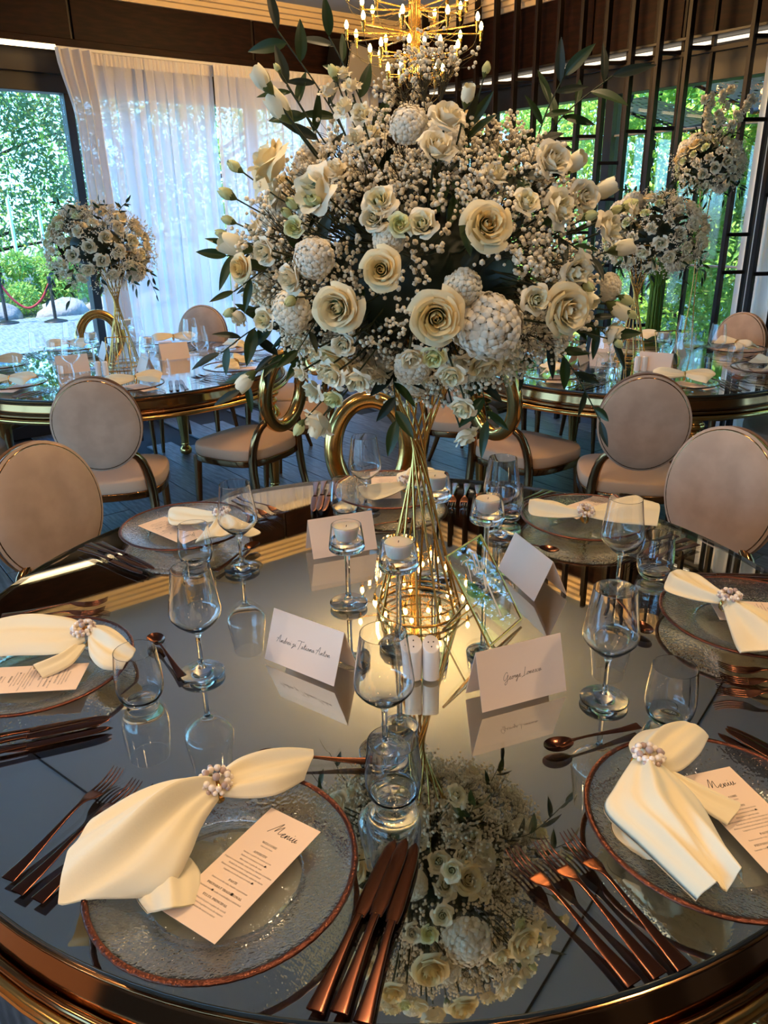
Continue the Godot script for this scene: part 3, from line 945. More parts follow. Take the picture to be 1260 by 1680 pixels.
func build_ceiling_lamps() -> void:
	var ring_m := round_prof([Vector2(0.085, -0.002), Vector2(0.105, -0.006), Vector2(0.108, 0.0), Vector2(0.085, 0.0)], 32).mesh()
	var face := round_prof([Vector2(0, -0.001), Vector2(0.085, -0.001)], 32).mesh()
	var spots := [[-1.25, 0.55, "left of the front table"], [1.25, 0.65, "right of the front table"], [-0.75, 2.5, "behind the camera, on the curtain side"], [0.85, 2.6, "behind the camera, on the lattice side"], [0.05, -0.25, "over the middle of the front table"], [-2.6, 1.6, "near the side window"]]
	for q in spots:
		var o := thing("ceiling_lamp", "round recessed warm ceiling lamp " + q[2], "ceiling lamp", "recessed ceiling lamps above the front table", at(q[0], 3.049, q[1]))
		part(o, "trim_ring", ring_m, M.plastic_white)
		part(o, "lamp_face", face, M.lamp_face)
		var l := SpotLight3D.new()
		l.name = "lamp_beam"
		l.light_color = Color(1.0, 0.84, 0.64)
		l.light_energy = LAMP
		l.light_size = 0.08
		l.spot_range = 15.0
		l.spot_angle = 74.0
		l.spot_angle_attenuation = 0.6
		l.spot_attenuation = 2.0
		l.shadow_enabled = true
		l.transform = Transform3D(Basis(Vector3.RIGHT, -PI / 2), Vector3(0, -0.02, 0))
		o.add_child(l, true)

const LAMP := 1.35

# ---------------------------------------------------------------- tableware
func wine_mesh(segs: int) -> MB:
	return MB.new().lathe([Vector2(0, 0), Vector2(0.038, 0), Vector2(0.0402, 0.0008), Vector2(0.0405, 0.002), Vector2(0.039, 0.0034), Vector2(0.03, 0.0046), Vector2(0.017, 0.0068), Vector2(0.0185, 0.0105), Vector2(0.0052, 0.017), Vector2(0.0042, 0.03), Vector2(0.0040, 0.055), Vector2(0.0046, 0.074), Vector2(0.0065, 0.081), Vector2(0.012, 0.0865), Vector2(0.025, 0.0965), Vector2(0.037, 0.108), Vector2(0.0440, 0.118), Vector2(0.0457, 0.125), Vector2(0.0452, 0.133), Vector2(0.0425, 0.153), Vector2(0.0385, 0.18), Vector2(0.0345, 0.2092), Vector2(0.0340, 0.2100), Vector2(0.0335, 0.2092), Vector2(0.0375, 0.18), Vector2(0.0415, 0.153), Vector2(0.0441, 0.133), Vector2(0.0446, 0.125), Vector2(0.0428, 0.1186), Vector2(0.0358, 0.109), Vector2(0.0238, 0.0982), Vector2(0.011, 0.0895), Vector2(0, 0.0868)], segs)

func tumbler_mesh(segs: int) -> MB:
	return MB.new().lathe([Vector2(0, 0.0012), Vector2(0.018, 0.0008), Vector2(0.024, 0), Vector2(0.0275, 0.001), Vector2(0.0325, 0.007), Vector2(0.0372, 0.017), Vector2(0.0398, 0.03), Vector2(0.0402, 0.042), Vector2(0.0388, 0.064), Vector2(0.0352, 0.0994), Vector2(0.0347, 0.1), Vector2(0.0341, 0.0994), Vector2(0.0376, 0.064), Vector2(0.0389, 0.042), Vector2(0.0385, 0.03), Vector2(0.0358, 0.018), Vector2(0.031, 0.0105), Vector2(0.02, 0.0075), Vector2(0, 0.0068)], segs)

func fork() -> Node3D:
	var o := thing("dinner_fork", "-", "fork")
	var prof := [[0.104, 0.0098, 0.0030], [0.102, 0.0104, 0.0032], [0.07, 0.0078, 0.0042], [0.03, 0.0046, 0.008], [-0.005, 0.0032, 0.0115], [-0.026, 0.0034, 0.0125], [-0.036, 0.0062, 0.0115], [-0.046, 0.0105, 0.0085], [-0.056, 0.0116, 0.0058], [-0.060, 0.0115, 0.0052]]
	part(o, "handle", blade(prof, 0.0011), M.copper)
	for i in 4:
		var x := (i - 1.5) * 0.0064
		part(o, "tine", MB.new().tube(curve([Vector3(x, 0.0052, -0.058), Vector3(x, 0.0046, -0.078), Vector3(x * 0.97, 0.0082, -0.096), Vector3(x * 0.95, 0.0125, -0.107)], 8), [0.0016, 0.0016, 0.0015, 0.0014, 0.0013, 0.0012, 0.001, 0.0008, 0.0005], 6), M.copper)
	return o

# a swept bar: rows of [z, half width, height of the middle]
func blade(prof: Array, th: float) -> MB:
	var pts := []
	for q in prof:
		pts.append(Vector3(q[0], q[1], q[2]))
	var c := curve(pts, prof.size() * 4)
	var m := c.size() - 1
	return MB.new().grid(14, m + 2, func(u, w):
		var k := clampi(int(round(w * (m + 2))) - 1, 0, m)
		var e := int(round(w * (m + 2)))
		var q: Vector3 = c[k]
		var a: float = u * TAU
		var s := 0.0 if e == 0 or e == m + 2 else 1.0
		var cx := signf(cos(a)) * pow(absf(cos(a)), 0.55)
		var sy := signf(sin(a)) * pow(absf(sin(a)), 0.8)
		return Vector3(cx * q.y * s, q.z + sy * th * s, q.x), true)

func knife() -> Node3D:
	var o := thing("dinner_knife", "-", "knife")
	part(o, "handle", blade([[0.118, 0.0098, 0.0032], [0.116, 0.0104, 0.0034], [0.08, 0.0076, 0.0042], [0.03, 0.0052, 0.0055], [0.0, 0.0052, 0.0055], [-0.004, 0.006, 0.005]], 0.0022), M.copper)
	part(o, "blade", MB.new().grid(12, 20, func(u, w):
		var z: float = lerpf(-0.002, -0.128, w)
		var wd: float = 0.0098 * (1.0 if w < 0.6 else sqrt(maxf(0.0, 1.0 - pow((w - 0.6) / 0.4, 2.4)))) * (0.8 + 0.2 * smoothstep(0.0, 0.15, w))
		var a: float = u * TAU
		var x: float = cos(a) * wd + 0.0015 * w
		return Vector3(x, 0.0042 + sin(a) * 0.0011, z), true), M.copper)
	return o

func spoon() -> Node3D:
	var o := thing("dessert_spoon", "-", "spoon")
	part(o, "handle", blade([[0.085, 0.0075, 0.003], [0.083, 0.0082, 0.0032], [0.05, 0.0058, 0.004], [0.0, 0.0028, 0.0085], [-0.028, 0.0026, 0.0095], [-0.040, 0.004, 0.009]], 0.0011), M.copper)
	part(o, "bowl", MB.new().grid(24, 10, func(u, w):
		var a: float = u * TAU
		var k: float = absf(w * 2.0 - 1.0)
		var top: float = 0.0007 if w > 0.5 else -0.0007
		var r := k
		var zz: float = sin(a)
		return Vector3(cos(a) * 0.0165 * r * (1.0 + 0.12 * zz), 0.0092 - 0.0072 * (1.0 - r * r) + top, -0.062 - zz * 0.025 * r), true), M.copper)
	return o

func charger_plate() -> Node3D:
	var o := thing("charger_plate", "-", "plate", "hammered glass plates at the front table")
	part(o, "well", MB.new().lathe([Vector2(0, 0.0004), Vector2(0.05, 0.0004), Vector2(0.0955, 0.0004), Vector2(0.0955, 0.005), Vector2(0.05, 0.0048), Vector2(0, 0.0048)], 96), M.plate_glass)
	part(o, "hammered_border", MB.new().lathe([Vector2(0.0957, 0.0003), Vector2(0.100, 0.002), Vector2(0.108, 0.006), Vector2(0.122, 0.0105), Vector2(0.138, 0.0155), Vector2(0.152, 0.0205), Vector2(0.1615, 0.0245), Vector2(0.1632, 0.0262), Vector2(0.1622, 0.0285), Vector2(0.152, 0.0252), Vector2(0.138, 0.0205), Vector2(0.122, 0.0155), Vector2(0.110, 0.0115), Vector2(0.102, 0.0076), Vector2(0.0957, 0.0055), Vector2(0.0957, 0.0003)], 96), M.hammered)
	var nz := FastNoiseLite.new()
	nz.seed = 3
	nz.frequency = 0.8
	part(o, "rim", MB.new().grid(10, 160, func(u, w):
		var a: float = w * TAU
		var b: float = u * TAU
		var d := Vector3(cos(a), 0, sin(a))
		var k: float = 1.0 + 0.22 * nz.get_noise_2d(cos(a) * 9.0, sin(a) * 9.0)
		return d * (0.1632 + 0.0042 * k * cos(b)) + Vector3(0, 0.0272 + 0.0026 * k * sin(b), 0), true), M.copper_rim)
	return o

# cloth between two edges and an end edge; 2 mm thick
func cloth(a: Array, b: Array, e: Array, lift: float, pleats: float, seed_: float, edge_curl := 0.0) -> MB:
	var ca := curve(a, 24)
	var cb := curve(b, 24)
	var ce := curve(e, 24)
	if e.size() >= 4:
		# a hemmed end with real corners
		for q in 25:
			var f := q / 24.0 * (e.size() - 1)
			var g := mini(int(f), e.size() - 2)
			ce[q] = e[g].lerp(e[g + 1], f - g)
	var surf := func(s: float, t: float) -> Vector3:
		var i := s * 24.0
		var k := mini(int(i), 23)
		var pa: Vector3 = ca[k].lerp(ca[k + 1], i - k)
		var pb: Vector3 = cb[k].lerp(cb[k + 1], i - k)
		var j := t * 24.0
		var l := mini(int(j), 23)
		var pe: Vector3 = ce[l].lerp(ce[l + 1], j - l)
		var p: Vector3 = pa.lerp(pb, t) + (pe - ca[24].lerp(cb[24], t)) * s * s
		var bow := sin(PI * t) * sin(PI * minf(s * 0.75 + 0.12, 1.0))
		p.y += lift * bow
		var f := sin(PI * s * 0.85 + 0.2)
		p.y += pleats * f * (sin(t * TAU * 2.2 + seed_ + s * 1.2) + 0.5 * sin(t * TAU * 4.1 + seed_ * 2.3 - s)) * sqrt(maxf(0.0, sin(PI * t)))
		p.y += edge_curl * s * s * sin(t * TAU * 1.5 + seed_)
		return p
	return MB.new().grid(76, 34, func(u, w):
		var s: float = w
		var t: float = u * 2.0 if u < 0.5 else 2.0 - u * 2.0
		var p: Vector3 = surf.call(s, t)
		return p + Vector3(0, 0.0011 if u < 0.5 else -0.0011, 0), true)

func pearl_ring(p: Vector3, axis: Vector3, up: Vector3, label: String) -> Node3D:
	var z := axis.normalized()
	var y := (up - z * up.dot(z)).normalized()
	var o := thing("napkin_ring", label, "napkin ring", "pearl napkin rings", Transform3D(Basis(y.cross(z), y, z), p))
	part(o, "band", MB.new().grid(8, 40, func(u, w):
		var a: float = w * TAU
		var b: float = u * TAU
		var d := Vector3(cos(a) * 0.021, sin(a) * 0.017, 0)
		return d * (1.0 + 0.06 * cos(b)) + Vector3(0, 0, 0.0042 * sin(b)), true), M.gold)
	var ps := MB.new().grid(12, 8, func(u, w):
		var a: float = u * TAU
		var b: float = (w - 0.5) * PI
		return Vector3(cos(a) * cos(b), sin(b), -sin(a) * cos(b)), true).mesh()
	var k := 0
	for lv in [[0.0, 1], [0.0185, 6], [0.0155, 11], [0.0205, 14]]:
		for i in lv[1]:
			var a: float = TAU * i / lv[1] + lv[0] * 90.0
			var d: float = lv[0]
			var r: float = 0.0056 if d < 0.012 else (0.0048 if d < 0.017 else 0.0036)
			part(o, "pearl" , ps, M.pearl if k % 3 else M.pearl_grey, Transform3D(Basis.from_scale(Vector3.ONE * r), Vector3(cos(a) * d, 0.0275 - d * d * 20.0 + (0.002 if k % 2 else 0.0), sin(a) * d)))
			k += 1
	return o

func v(x: float, y: float, z: float) -> Vector3:
	return Vector3(x, TOP + y, z)

func wing_dir(c: Vector3, deg: float, length: float, width: float, h: float, seed_: float) -> Array:
	var d := Vector3(cos(deg_to_rad(deg)), 0, sin(deg_to_rad(deg)))
	var s := Vector3(-d.z, 0, d.x)
	var p := Vector3(c.x, TOP, c.z)
	var a := [p - s * 0.017 + Vector3(0, h, 0), p + d * length * 0.4 - s * width * 0.42 + Vector3(0, h * 0.8, 0), p + d * length * 0.8 - s * width * 0.6 + Vector3(0, h * 0.75, 0), p + d * length - s * width * 0.4 + Vector3(0, h * 0.8, 0)]
	var b := [p + s * 0.017 + Vector3(0, h, 0), p + d * length * 0.35 + s * width * 0.3 + Vector3(0, h * 0.75, 0), p + d * length * 0.7 + s * width * 0.5 + Vector3(0, h * 0.7, 0), p + d * length * 0.85 + s * width * 0.55 + Vector3(0, h * 0.65, 0)]
	var e := [a[3], p + d * length * 1.1 + Vector3(0, h, 0), b[3]]
	return [a, b, e, 0.02, 0.006, seed_]

const SEAT_WORDS := ["the front plate with the whole menu in view", "the front plate with the napkin over its menu's corner", "the plate cut off by the left edge", "the plate before the left velvet chair", "the plate behind the bouquet stand", "the plate before the right velvet chair", "the plate cut off by the right edge"]
const SEATS := [Vector3(-0.206, 0.765, 0.703), Vector3(0.429, 0.765, 0.64), Vector3(-0.630, 0.765, 0.235), Vector3(-0.515, 0.765, -0.415), Vector3(0.019, 0.765, -0.669), Vector3(0.527, 0.765, -0.433), Vector3(0.715, 0.765, 0.100)]

func build_settings() -> void:
	var g := mat("copper_rim", Color(0.42, 0.25, 0.20), 0.3, 1.0)
	tex_normal(g, noise_tex(0.05, true, 6.0, 256), 0.6, 12.0)
	mat("pearl_grey", Color(0.72, 0.62, 0.58), 0.15)
	var fk := fork()
	var kn := knife()
	var spn := spoon()
	var pl := charger_plate()
	var card := menu_card()
	var yaws := []
	var which := ["outermost", "middle", "innermost"]
	for i in 7:
		var c: Vector3 = SEATS[i]
		var o: Vector3 = (c - TABLE)
		o.y = 0
		o = o.normalized()
		var b := Basis(Vector3.UP.cross(o), Vector3.UP, o)
		var t := Transform3D(b, c)
		var w: String = SEAT_WORDS[i]
		dup(pl, t, "hammered glass charger with copper rim, " + w)
		for k in 3:
			var xf := t * Transform3D(Basis(Vector3.UP, -0.10 - 0.03 * k + sway(0.03)), Vector3(-0.252 + k * 0.034, 0.0, -0.015 + 0.008 * k + sway(0.006)))
			dup(fk, xf, "%s of three copper forks beside %s" % [which[k], w], "copper forks at the front table")
		for k in 3:
			var xf := t * Transform3D(Basis(Vector3.UP, -0.04 + 0.05 * k + sway(0.02)), Vector3(0.180 + k * 0.020, 0.0005 + 0.0035 * (k % 2), 0.010 + sway(0.005)))
			dup(kn, xf, "%s of three copper knives beside %s" % [which[2 - k], w], "copper knives at the front table")
		dup(spn, t * Transform3D(Basis(Vector3.UP, PI / 2 + (0.25 if i != 1 else -0.25)), Vector3(0.02, 0, -0.222 - (0.012 if i == 0 else 0.0))), "copper dessert spoon lying beyond " + w, "copper dessert spoons at the front table")
	# menu cards: middle, yaw, tilt, height
	var mc := [[-0.178, 0.0185, 0.708, -32.9, "menu card fully in view on the nearest left plate"], [0.480, 0.0185, 0.640, 15.0, "menu card tucked half under the napkin on the nearest right plate"], [-0.635, 0.0185, 0.278, 94.0, "menu card turned sideways on the plate at the left edge"], [-0.545, 0.0185, -0.400, 229.0, "menu card on the plate before the left velvet chair"], [0.006, 0.0185, -0.705, 181.0, "menu card on the plate behind the bouquet stand"], [0.560, 0.0185, -0.520, 125.0, "menu card under the napkin before the right velvet chair"], [0.760, 0.0185, 0.080, 262.0, "menu card partly hidden on the plate at the right edge"]]
	for q in mc:
		dup(card, Transform3D(Basis(Vector3.UP, deg_to_rad(q[3])), Vector3(q[0], TOP + q[1], q[2])), q[4], "printed menu cards")
	for n in [fk, kn, spn, pl, card]:
		remove_child(n)
		n.free()
	# napkins
	var e1 := [v(-0.392, 0.032, 0.632), v(-0.398, 0.03, 0.70), v(-0.388, 0.018, 0.765), v(-0.30, 0.022, 0.752)]
	napkin("cream satin napkin fanned wide across the nearest left plate", [
		[[v(-0.240, 0.052, 0.584), v(-0.30, 0.04, 0.580), v(-0.35, 0.035, 0.598), v(-0.392, 0.032, 0.632)], [v(-0.226, 0.05, 0.620), v(-0.240, 0.044, 0.66), v(-0.246, 0.04, 0.705), v(-0.26, 0.03, 0.738), v(-0.30, 0.022, 0.752)], e1, 0.038, 0.0115, 0.4],
		[[v(-0.238, 0.052, 0.578), v(-0.213, 0.045, 0.532), v(-0.166, 0.042, 0.508), v(-0.118, 0.04, 0.514)], [v(-0.222, 0.05, 0.615), v(-0.185, 0.045, 0.613), v(-0.150, 0.04, 0.600), v(-0.118, 0.034, 0.566)], [v(-0.118, 0.04, 0.514), v(-0.106, 0.048, 0.536), v(-0.118, 0.034, 0.566)], 0.018, 0.006, 1.9],
		[[v(-0.31, 0.020, 0.725), v(-0.302, 0.016, 0.748), v(-0.285, 0.013, 0.766)], [v(-0.25, 0.02, 0.69), v(-0.232, 0.018, 0.715), v(-0.226, 0.013, 0.755)], [v(-0.285, 0.013, 0.766), v(-0.252, 0.026, 0.775), v(-0.226, 0.013, 0.755)], 0.012, 0.002, 0.2]])
	pearl_ring(Vector3(-0.236, TOP + 0.048, 0.597), Vector3(-1, 0, 0.75), Vector3(0.1, 1, 0.4), "pearl napkin ring on the napkin of the nearest left plate")
	napkin("cream napkin with frilled end draped over the nearest right plate", [
		[[v(0.345, 0.052, 0.556), v(0.305, 0.042, 0.604), v(0.283, 0.036, 0.642), v(0.313, 0.032, 0.702), v(0.351, 0.028, 0.778)], [v(0.382, 0.05, 0.570), v(0.412, 0.04, 0.625), v(0.416, 0.038, 0.687), v(0.421, 0.03, 0.744)], [v(0.351, 0.028, 0.778), v(0.372, 0.052, 0.776), v(0.388, 0.03, 0.772), v(0.402, 0.056, 0.768), v(0.421, 0.03, 0.744)], 0.03, 0.007, 0.9, 0.006],
		[[v(0.348, 0.052, 0.552), v(0.352, 0.046, 0.516), v(0.383, 0.044, 0.484), v(0.423, 0.042, 0.477)], [v(0.378, 0.05, 0.570), v(0.405, 0.044, 0.572), v(0.448, 0.042, 0.535), v(0.479, 0.04, 0.493)], [v(0.423, 0.042, 0.477), v(0.452, 0.05, 0.480), v(0.479, 0.04, 0.493)], 0.016, 0.005, 2.2],
		[[v(0.352, 0.046, 0.570), v(0.300, 0.026, 0.630), v(0.290, 0.022, 0.668), v(0.318, 0.018, 0.700)], [v(0.372, 0.046, 0.575), v(0.37, 0.026, 0.64), v(0.37, 0.022, 0.69), v(0.36, 0.018, 0.74)], [v(0.318, 0.018, 0.700), v(0.33, 0.03, 0.725), v(0.36, 0.018, 0.74)], 0.008, 0.006, 3.0],
		[[v(0.380, 0.046, 0.562), v(0.425, 0.034, 0.585), v(0.462, 0.028, 0.612)], [v(0.39, 0.046, 0.58), v(0.415, 0.032, 0.63), v(0.440, 0.026, 0.655)], [v(0.462, 0.028, 0.612), v(0.468, 0.03, 0.628), v(0.440, 0.026, 0.655)], 0.006, 0.002, 0.5]])
	pearl_ring(Vector3(0.362, TOP + 0.046, 0.563), Vector3(-0.25, 0, 1), Vector3(0, 1, 0.25), "pearl napkin ring on the napkin of the nearest right plate")
	napkin("cream napkin spread across the plate at the left edge", [
		[[v(-0.572, 0.052, 0.150), v(-0.62, 0.044, 0.108), v(-0.69, 0.04, 0.092), v(-0.79, 0.034, 0.128)], [v(-0.552, 0.05, 0.205), v(-0.595, 0.04, 0.230), v(-0.690, 0.036, 0.228), v(-0.79, 0.03, 0.235)], [v(-0.79, 0.034, 0.128), v(-0.81, 0.04, 0.18), v(-0.79, 0.03, 0.235)], 0.028, 0.006, 1.4],
		[[v(-0.562, 0.052, 0.152), v(-0.53, 0.046, 0.150), v(-0.495, 0.042, 0.176), v(-0.463, 0.036, 0.215)], [v(-0.545, 0.05, 0.21), v(-0.53, 0.042, 0.245), v(-0.50, 0.036, 0.275), v(-0.468, 0.03, 0.272)], [v(-0.463, 0.036, 0.215), v(-0.448, 0.042, 0.245), v(-0.468, 0.03, 0.272)], 0.02, 0.006, 0.6],
		[[v(-0.575, 0.042, 0.19), v(-0.60, 0.03, 0.23), v(-0.632, 0.022, 0.252)], [v(-0.55, 0.042, 0.21), v(-0.565, 0.028, 0.25), v(-0.604, 0.02, 0.280)], [v(-0.632, 0.022, 0.252), v(-0.622, 0.034, 0.268), v(-0.604, 0.02, 0.280)], 0.012, 0.002, 0.1]])
	pearl_ring(Vector3(-0.560, TOP + 0.046, 0.180), Vector3(-1, 0, -0.1), Vector3(0, 1, 0.25), "pearl napkin ring on the napkin at the left edge")
	var gen := [
		[Vector3(-0.415, 0, -0.405), 200.0, 75.0, "cream napkin standing in folds before the left velvet chair", "pearl napkin ring before the left velvet chair"],
		[Vector3(0.062, 0, -0.635), 165.0, -60.0, "cream napkin behind the waist of the bouquet stand", "pearl napkin ring behind the waist of the bouquet stand"],
		[Vector3(0.510, 0, -0.385), 222.0, -12.0, "cream napkin reaching across the plate before the right velvet chair", "pearl napkin ring before the right velvet chair"],
		[Vector3(0.677, 0, 0.095), 248.0, 78.0, "cream napkin on the plate at the right edge", "pearl napkin ring on the napkin at the right edge"]]
	var k := 0
	for q in gen:
		var l1: float = [0.14, 0.13, 0.14, 0.135][k]
		var l2: float = [0.13, 0.14, 0.19, 0.17][k]
		napkin(q[3], [wing_dir(q[0], q[1], l1, 0.10, 0.048, 0.5 + k), wing_dir(q[0], q[2], l2, 0.14, 0.05, 1.7 + k)])
		var ax := Vector3(cos(deg_to_rad(q[2])), 0, sin(deg_to_rad(q[2])))
		pearl_ring(q[0] + Vector3(0, TOP + 0.046, 0), ax, Vector3(0, 1, 0.5), q[4])
		k += 1
	# glasses
	var wm := wine_mesh(56).mesh()
	var tm := tumbler_mesh(56).mesh()
	var gl := [
		[true, -0.004, 0.466, "wine glass standing behind the front tumbler"], [false, 0.007, 0.568, "stemless tumbler nearest the camera, above the knives"],
		[true, -0.335, 0.238, "wine glass left of the two-name place card"], [false, -0.420, 0.323, "tumbler beside the plate cut off by the left edge"],
		[true, -0.336, -0.202, "wine glass before the napkin of the left velvet chair"], [false, -0.448, -0.230, "tumbler behind the wine glass left of the two-name card"],
		[true, -0.051, -0.577, "wine glass before the ring-backed chair"], [false, -0.107, -0.545, "tumbler behind the blank card and shortest candle holder"],
		[true, 0.294, -0.367, "wine glass behind the right-hand candle holder"], [false, 0.332, -0.480, "tumbler behind the right-hand candle holder"],
		[true, 0.507, -0.069, "wine glass before the napkin of the right velvet chair"], [false, 0.606, -0.126, "tumbler between the two right-hand plates"],
		[true, 0.368, 0.339, "wine glass right of the single-name place card"], [false, 0.456, 0.397, "tumbler above the nearest right plate"]]
	for q in gl:
		var o := single("wine_glass" if q[0] else "tumbler", wm if q[0] else tm, M.clear, q[3], "glass", "wine glasses on the front table" if q[0] else "tumblers on the front table", at(q[1], TOP, q[2]))

func napkin(label: String, wings: Array) -> void:
	var m := MB.new()
	for q in wings:
		m.add(cloth(q[0], q[1], q[2], q[3], q[4], q[5], q[6] if q.size() > 6 else 0.0))
	var c := Vector3.ZERO
	for p in m.v:
		c += p
	c /= m.v.size()
	c.y = TOP
	for i in m.v.size():
		m.v[i] -= c
	var o := single("napkin", m, M.napkin, label, "napkin", "cream napkins on the front plates", Transform3D(Basis(), c))

# ---------------------------------------------------------------- lettering
func printed(lines: Array, font_names: Array) -> MB:
	# [text, x, y, size (height of a line in metres), bold]
	var m := MB.new()
	for l in lines:
		var f := SystemFont.new()
		f.font_names = PackedStringArray(font_names)
		f.font_weight = 700 if l[4] else 400
		var t := TextMesh.new()
		t.text = l[0]
		t.font = f
		t.font_size = 16
		t.pixel_size = l[3] / 16.0
		t.depth = 0.0
		t.curve_step = 4.0
		t.horizontal_alignment = HORIZONTAL_ALIGNMENT_CENTER
		t.vertical_alignment = VERTICAL_ALIGNMENT_CENTER
		var a := t.surface_get_arrays(0)
		var b := m.v.size()
		var vs: PackedVector3Array = a[Mesh.ARRAY_VERTEX]
		var ix = a[Mesh.ARRAY_INDEX]
		for p in vs:
			m.vert(Vector3(p.x + l[1], 0.00012, -(p.y + l[2])), Vector3.UP)
		if ix == null or ix.size() == 0:
			ix = PackedInt32Array(range(vs.size()))
		for i in range(0, ix.size(), 3):
			# kept counter-clockwise seen from above
			var p0 := m.v[b + ix[i]]
			var p1 := m.v[b + ix[i + 1]]
			var p2 := m.v[b + ix[i + 2]]
			if (p1 - p0).cross(p2 - p0).y > 0:
				m.tri(b + ix[i], b + ix[i + 1], b + ix[i + 2])
			else:
				m.tri(b + ix[i], b + ix[i + 2], b + ix[i + 1])
	return m

# pen strokes: each glyph is an advance and polylines in units of the capital height
func glyph(ch: String) -> Array:
	match ch:
		"M": return [0.95, [[0, -0.05], [0.2, 0.45], [0.42, 1.0], [0.40, 0.55], [0.36, 0.18], [0.5, 0.5], [0.66, 0.78], [0.66, 0.45], [0.68, 0.18], [0.78, 0.12], [0.95, 0.28]]]
		"A": return [0.62, [[-0.05, 0.42], [0.02, 0.5], [0.3, 0.42]], [[0.02, -0.02], [0.18, 0.5], [0.36, 0.95], [0.4, 0.5], [0.44, 0.1], [0.5, 0.04], [0.62, 0.15]]]
		"G": return [0.72, [[0.5, 0.78], [0.36, 0.95], [0.12, 0.7], [0.02, 0.3], [0.14, 0.02], [0.36, 0.2], [0.54, 0.62], [0.52, 0.2], [0.46, -0.3], [0.26, -0.5], [0.2, -0.3], [0.44, -0.05], [0.72, 0.12]]]
		"I": return [0.5, [[-0.16, -0.14], [0.0, -0.05], [0.2, -0.02]], [[0.14, 0.0], [0.2, 0.5], [0.26, 1.0]], [[0.3, 0.0], [0.4, 0.06], [0.5, 0.12]]]
		"T": return [0.5, [[-0.2, 0.86], [0.05, 0.95], [0.5, 0.9], [0.7, 0.98]], [[0.3, 0.92], [0.26, 0.5], [0.18, 0.0], [0.12, -0.18]]]
		"n": return [0.36, [[0, 0.12], [0.06, 0.34], [0.07, 0.02], [0.16, 0.3], [0.24, 0.32], [0.25, 0.06], [0.36, 0.12]]]
		"m": return [0.5, [[0, 0.12], [0.06, 0.34], [0.07, 0.02], [0.15, 0.32], [0.2, 0.02], [0.3, 0.33], [0.36, 0.06], [0.5, 0.12]]]
		"u": return [0.38, [[0, 0.12], [0.06, 0.36], [0.06, 0.08], [0.14, 0.02], [0.24, 0.34], [0.24, 0.06], [0.38, 0.14]]]
		"i": return [0.22, [[0, 0.12], [0.07, 0.34], [0.08, 0.06], [0.22, 0.12]], [[0.11, 0.52], [0.13, 0.55]]]
		"e": return [0.28, [[0, 0.12], [0.14, 0.24], [0.16, 0.36], [0.06, 0.3], [0.06, 0.06], [0.16, 0.02], [0.28, 0.12]]]
		"c": return [0.26, [[0.16, 0.32], [0.06, 0.3], [0.03, 0.08], [0.12, 0.02], [0.26, 0.12]]]
		"o": return [0.3, [[0.12, 0.34], [0.02, 0.2], [0.08, 0.02], [0.2, 0.16], [0.14, 0.34], [0.3, 0.26]]]
		"a": return [0.34, [[0.2, 0.32], [0.06, 0.28], [0.03, 0.06], [0.12, 0.04], [0.21, 0.32], [0.22, 0.06], [0.34, 0.12]]]
		"r": return [0.26, [[0, 0.12], [0.06, 0.36], [0.1, 0.3], [0.18, 0.32], [0.16, 0.08], [0.26, 0.12]]]
		"s": return [0.24, [[0, 0.12], [0.12, 0.36], [0.16, 0.12], [0.06, 0.0], [0.24, 0.12]]]
		"ș": return [0.28, [[0, 0.12], [0.12, 0.36], [0.16, 0.12], [0.02, -0.1], [-0.02, -0.3], [0.1, -0.1], [0.28, 0.12]]]
		"t": return [0.26, [[0.02, 0.1], [0.12, 0.74], [0.1, 0.06], [0.26, 0.12]], [[-0.02, 0.46], [0.24, 0.5]]]
		"d": return [0.34, [[0.18, 0.3], [0.06, 0.28], [0.03, 0.05], [0.12, 0.04], [0.26, 0.82], [0.22, 0.06], [0.34, 0.12]]]
		"g": return [0.32, [[0.18, 0.32], [0.06, 0.28], [0.04, 0.06], [0.2, 0.3], [0.16, -0.2], [0.06, -0.42], [0.04, -0.25], [0.32, 0.12]]]
		"b": return [0.3, [[0, 0.1], [0.16, 0.9], [0.1, 0.95], [0.05, 0.1], [0.16, 0.02], [0.2, 0.26], [0.1, 0.28], [0.3, 0.22]]]
		"l": return [0.24, [[0, 0.1], [0.18, 0.9], [0.1, 1.0], [0.06, 0.1], [0.12, 0.02], [0.24, 0.12]]]
		"1": return [0.5, [[-0.22, 0.62], [-0.02, 0.62], [0.14, 1.0], [0.18, 0.5], [0.26, -0.4]]]
	return [0.22]

# written in the X (along) and Z (down) directions, lying on y = 0
func script(text: String, cap: float, pen: float, stretch := 1.0) -> MB:
	var m := MB.new()
	var x := 0.0
	var strokes := []
	for ch in text:
		var g := glyph(ch)
		for s in range(1, g.size()):
			var pts := []
			for p in g[s]:
				pts.append(Vector3((x + p[0] + 0.18 * p[1]) * cap * stretch, 0.0, -p[1] * cap))
			strokes.append(pts)
		x += g[0]
	var off := Vector3(-x * cap * stretch / 2.0, 0.0002, cap * 0.3)
	for pts in strokes:
		var q := []
		for p in curve(pts, pts.size() * 4):
			q.append(p + off)
		m.tube(q, pen, 4)
	for i in m.v.size():
		m.v[i].y = 0.0001 + (m.v[i].y - 0.0001) * 0.35
	return m

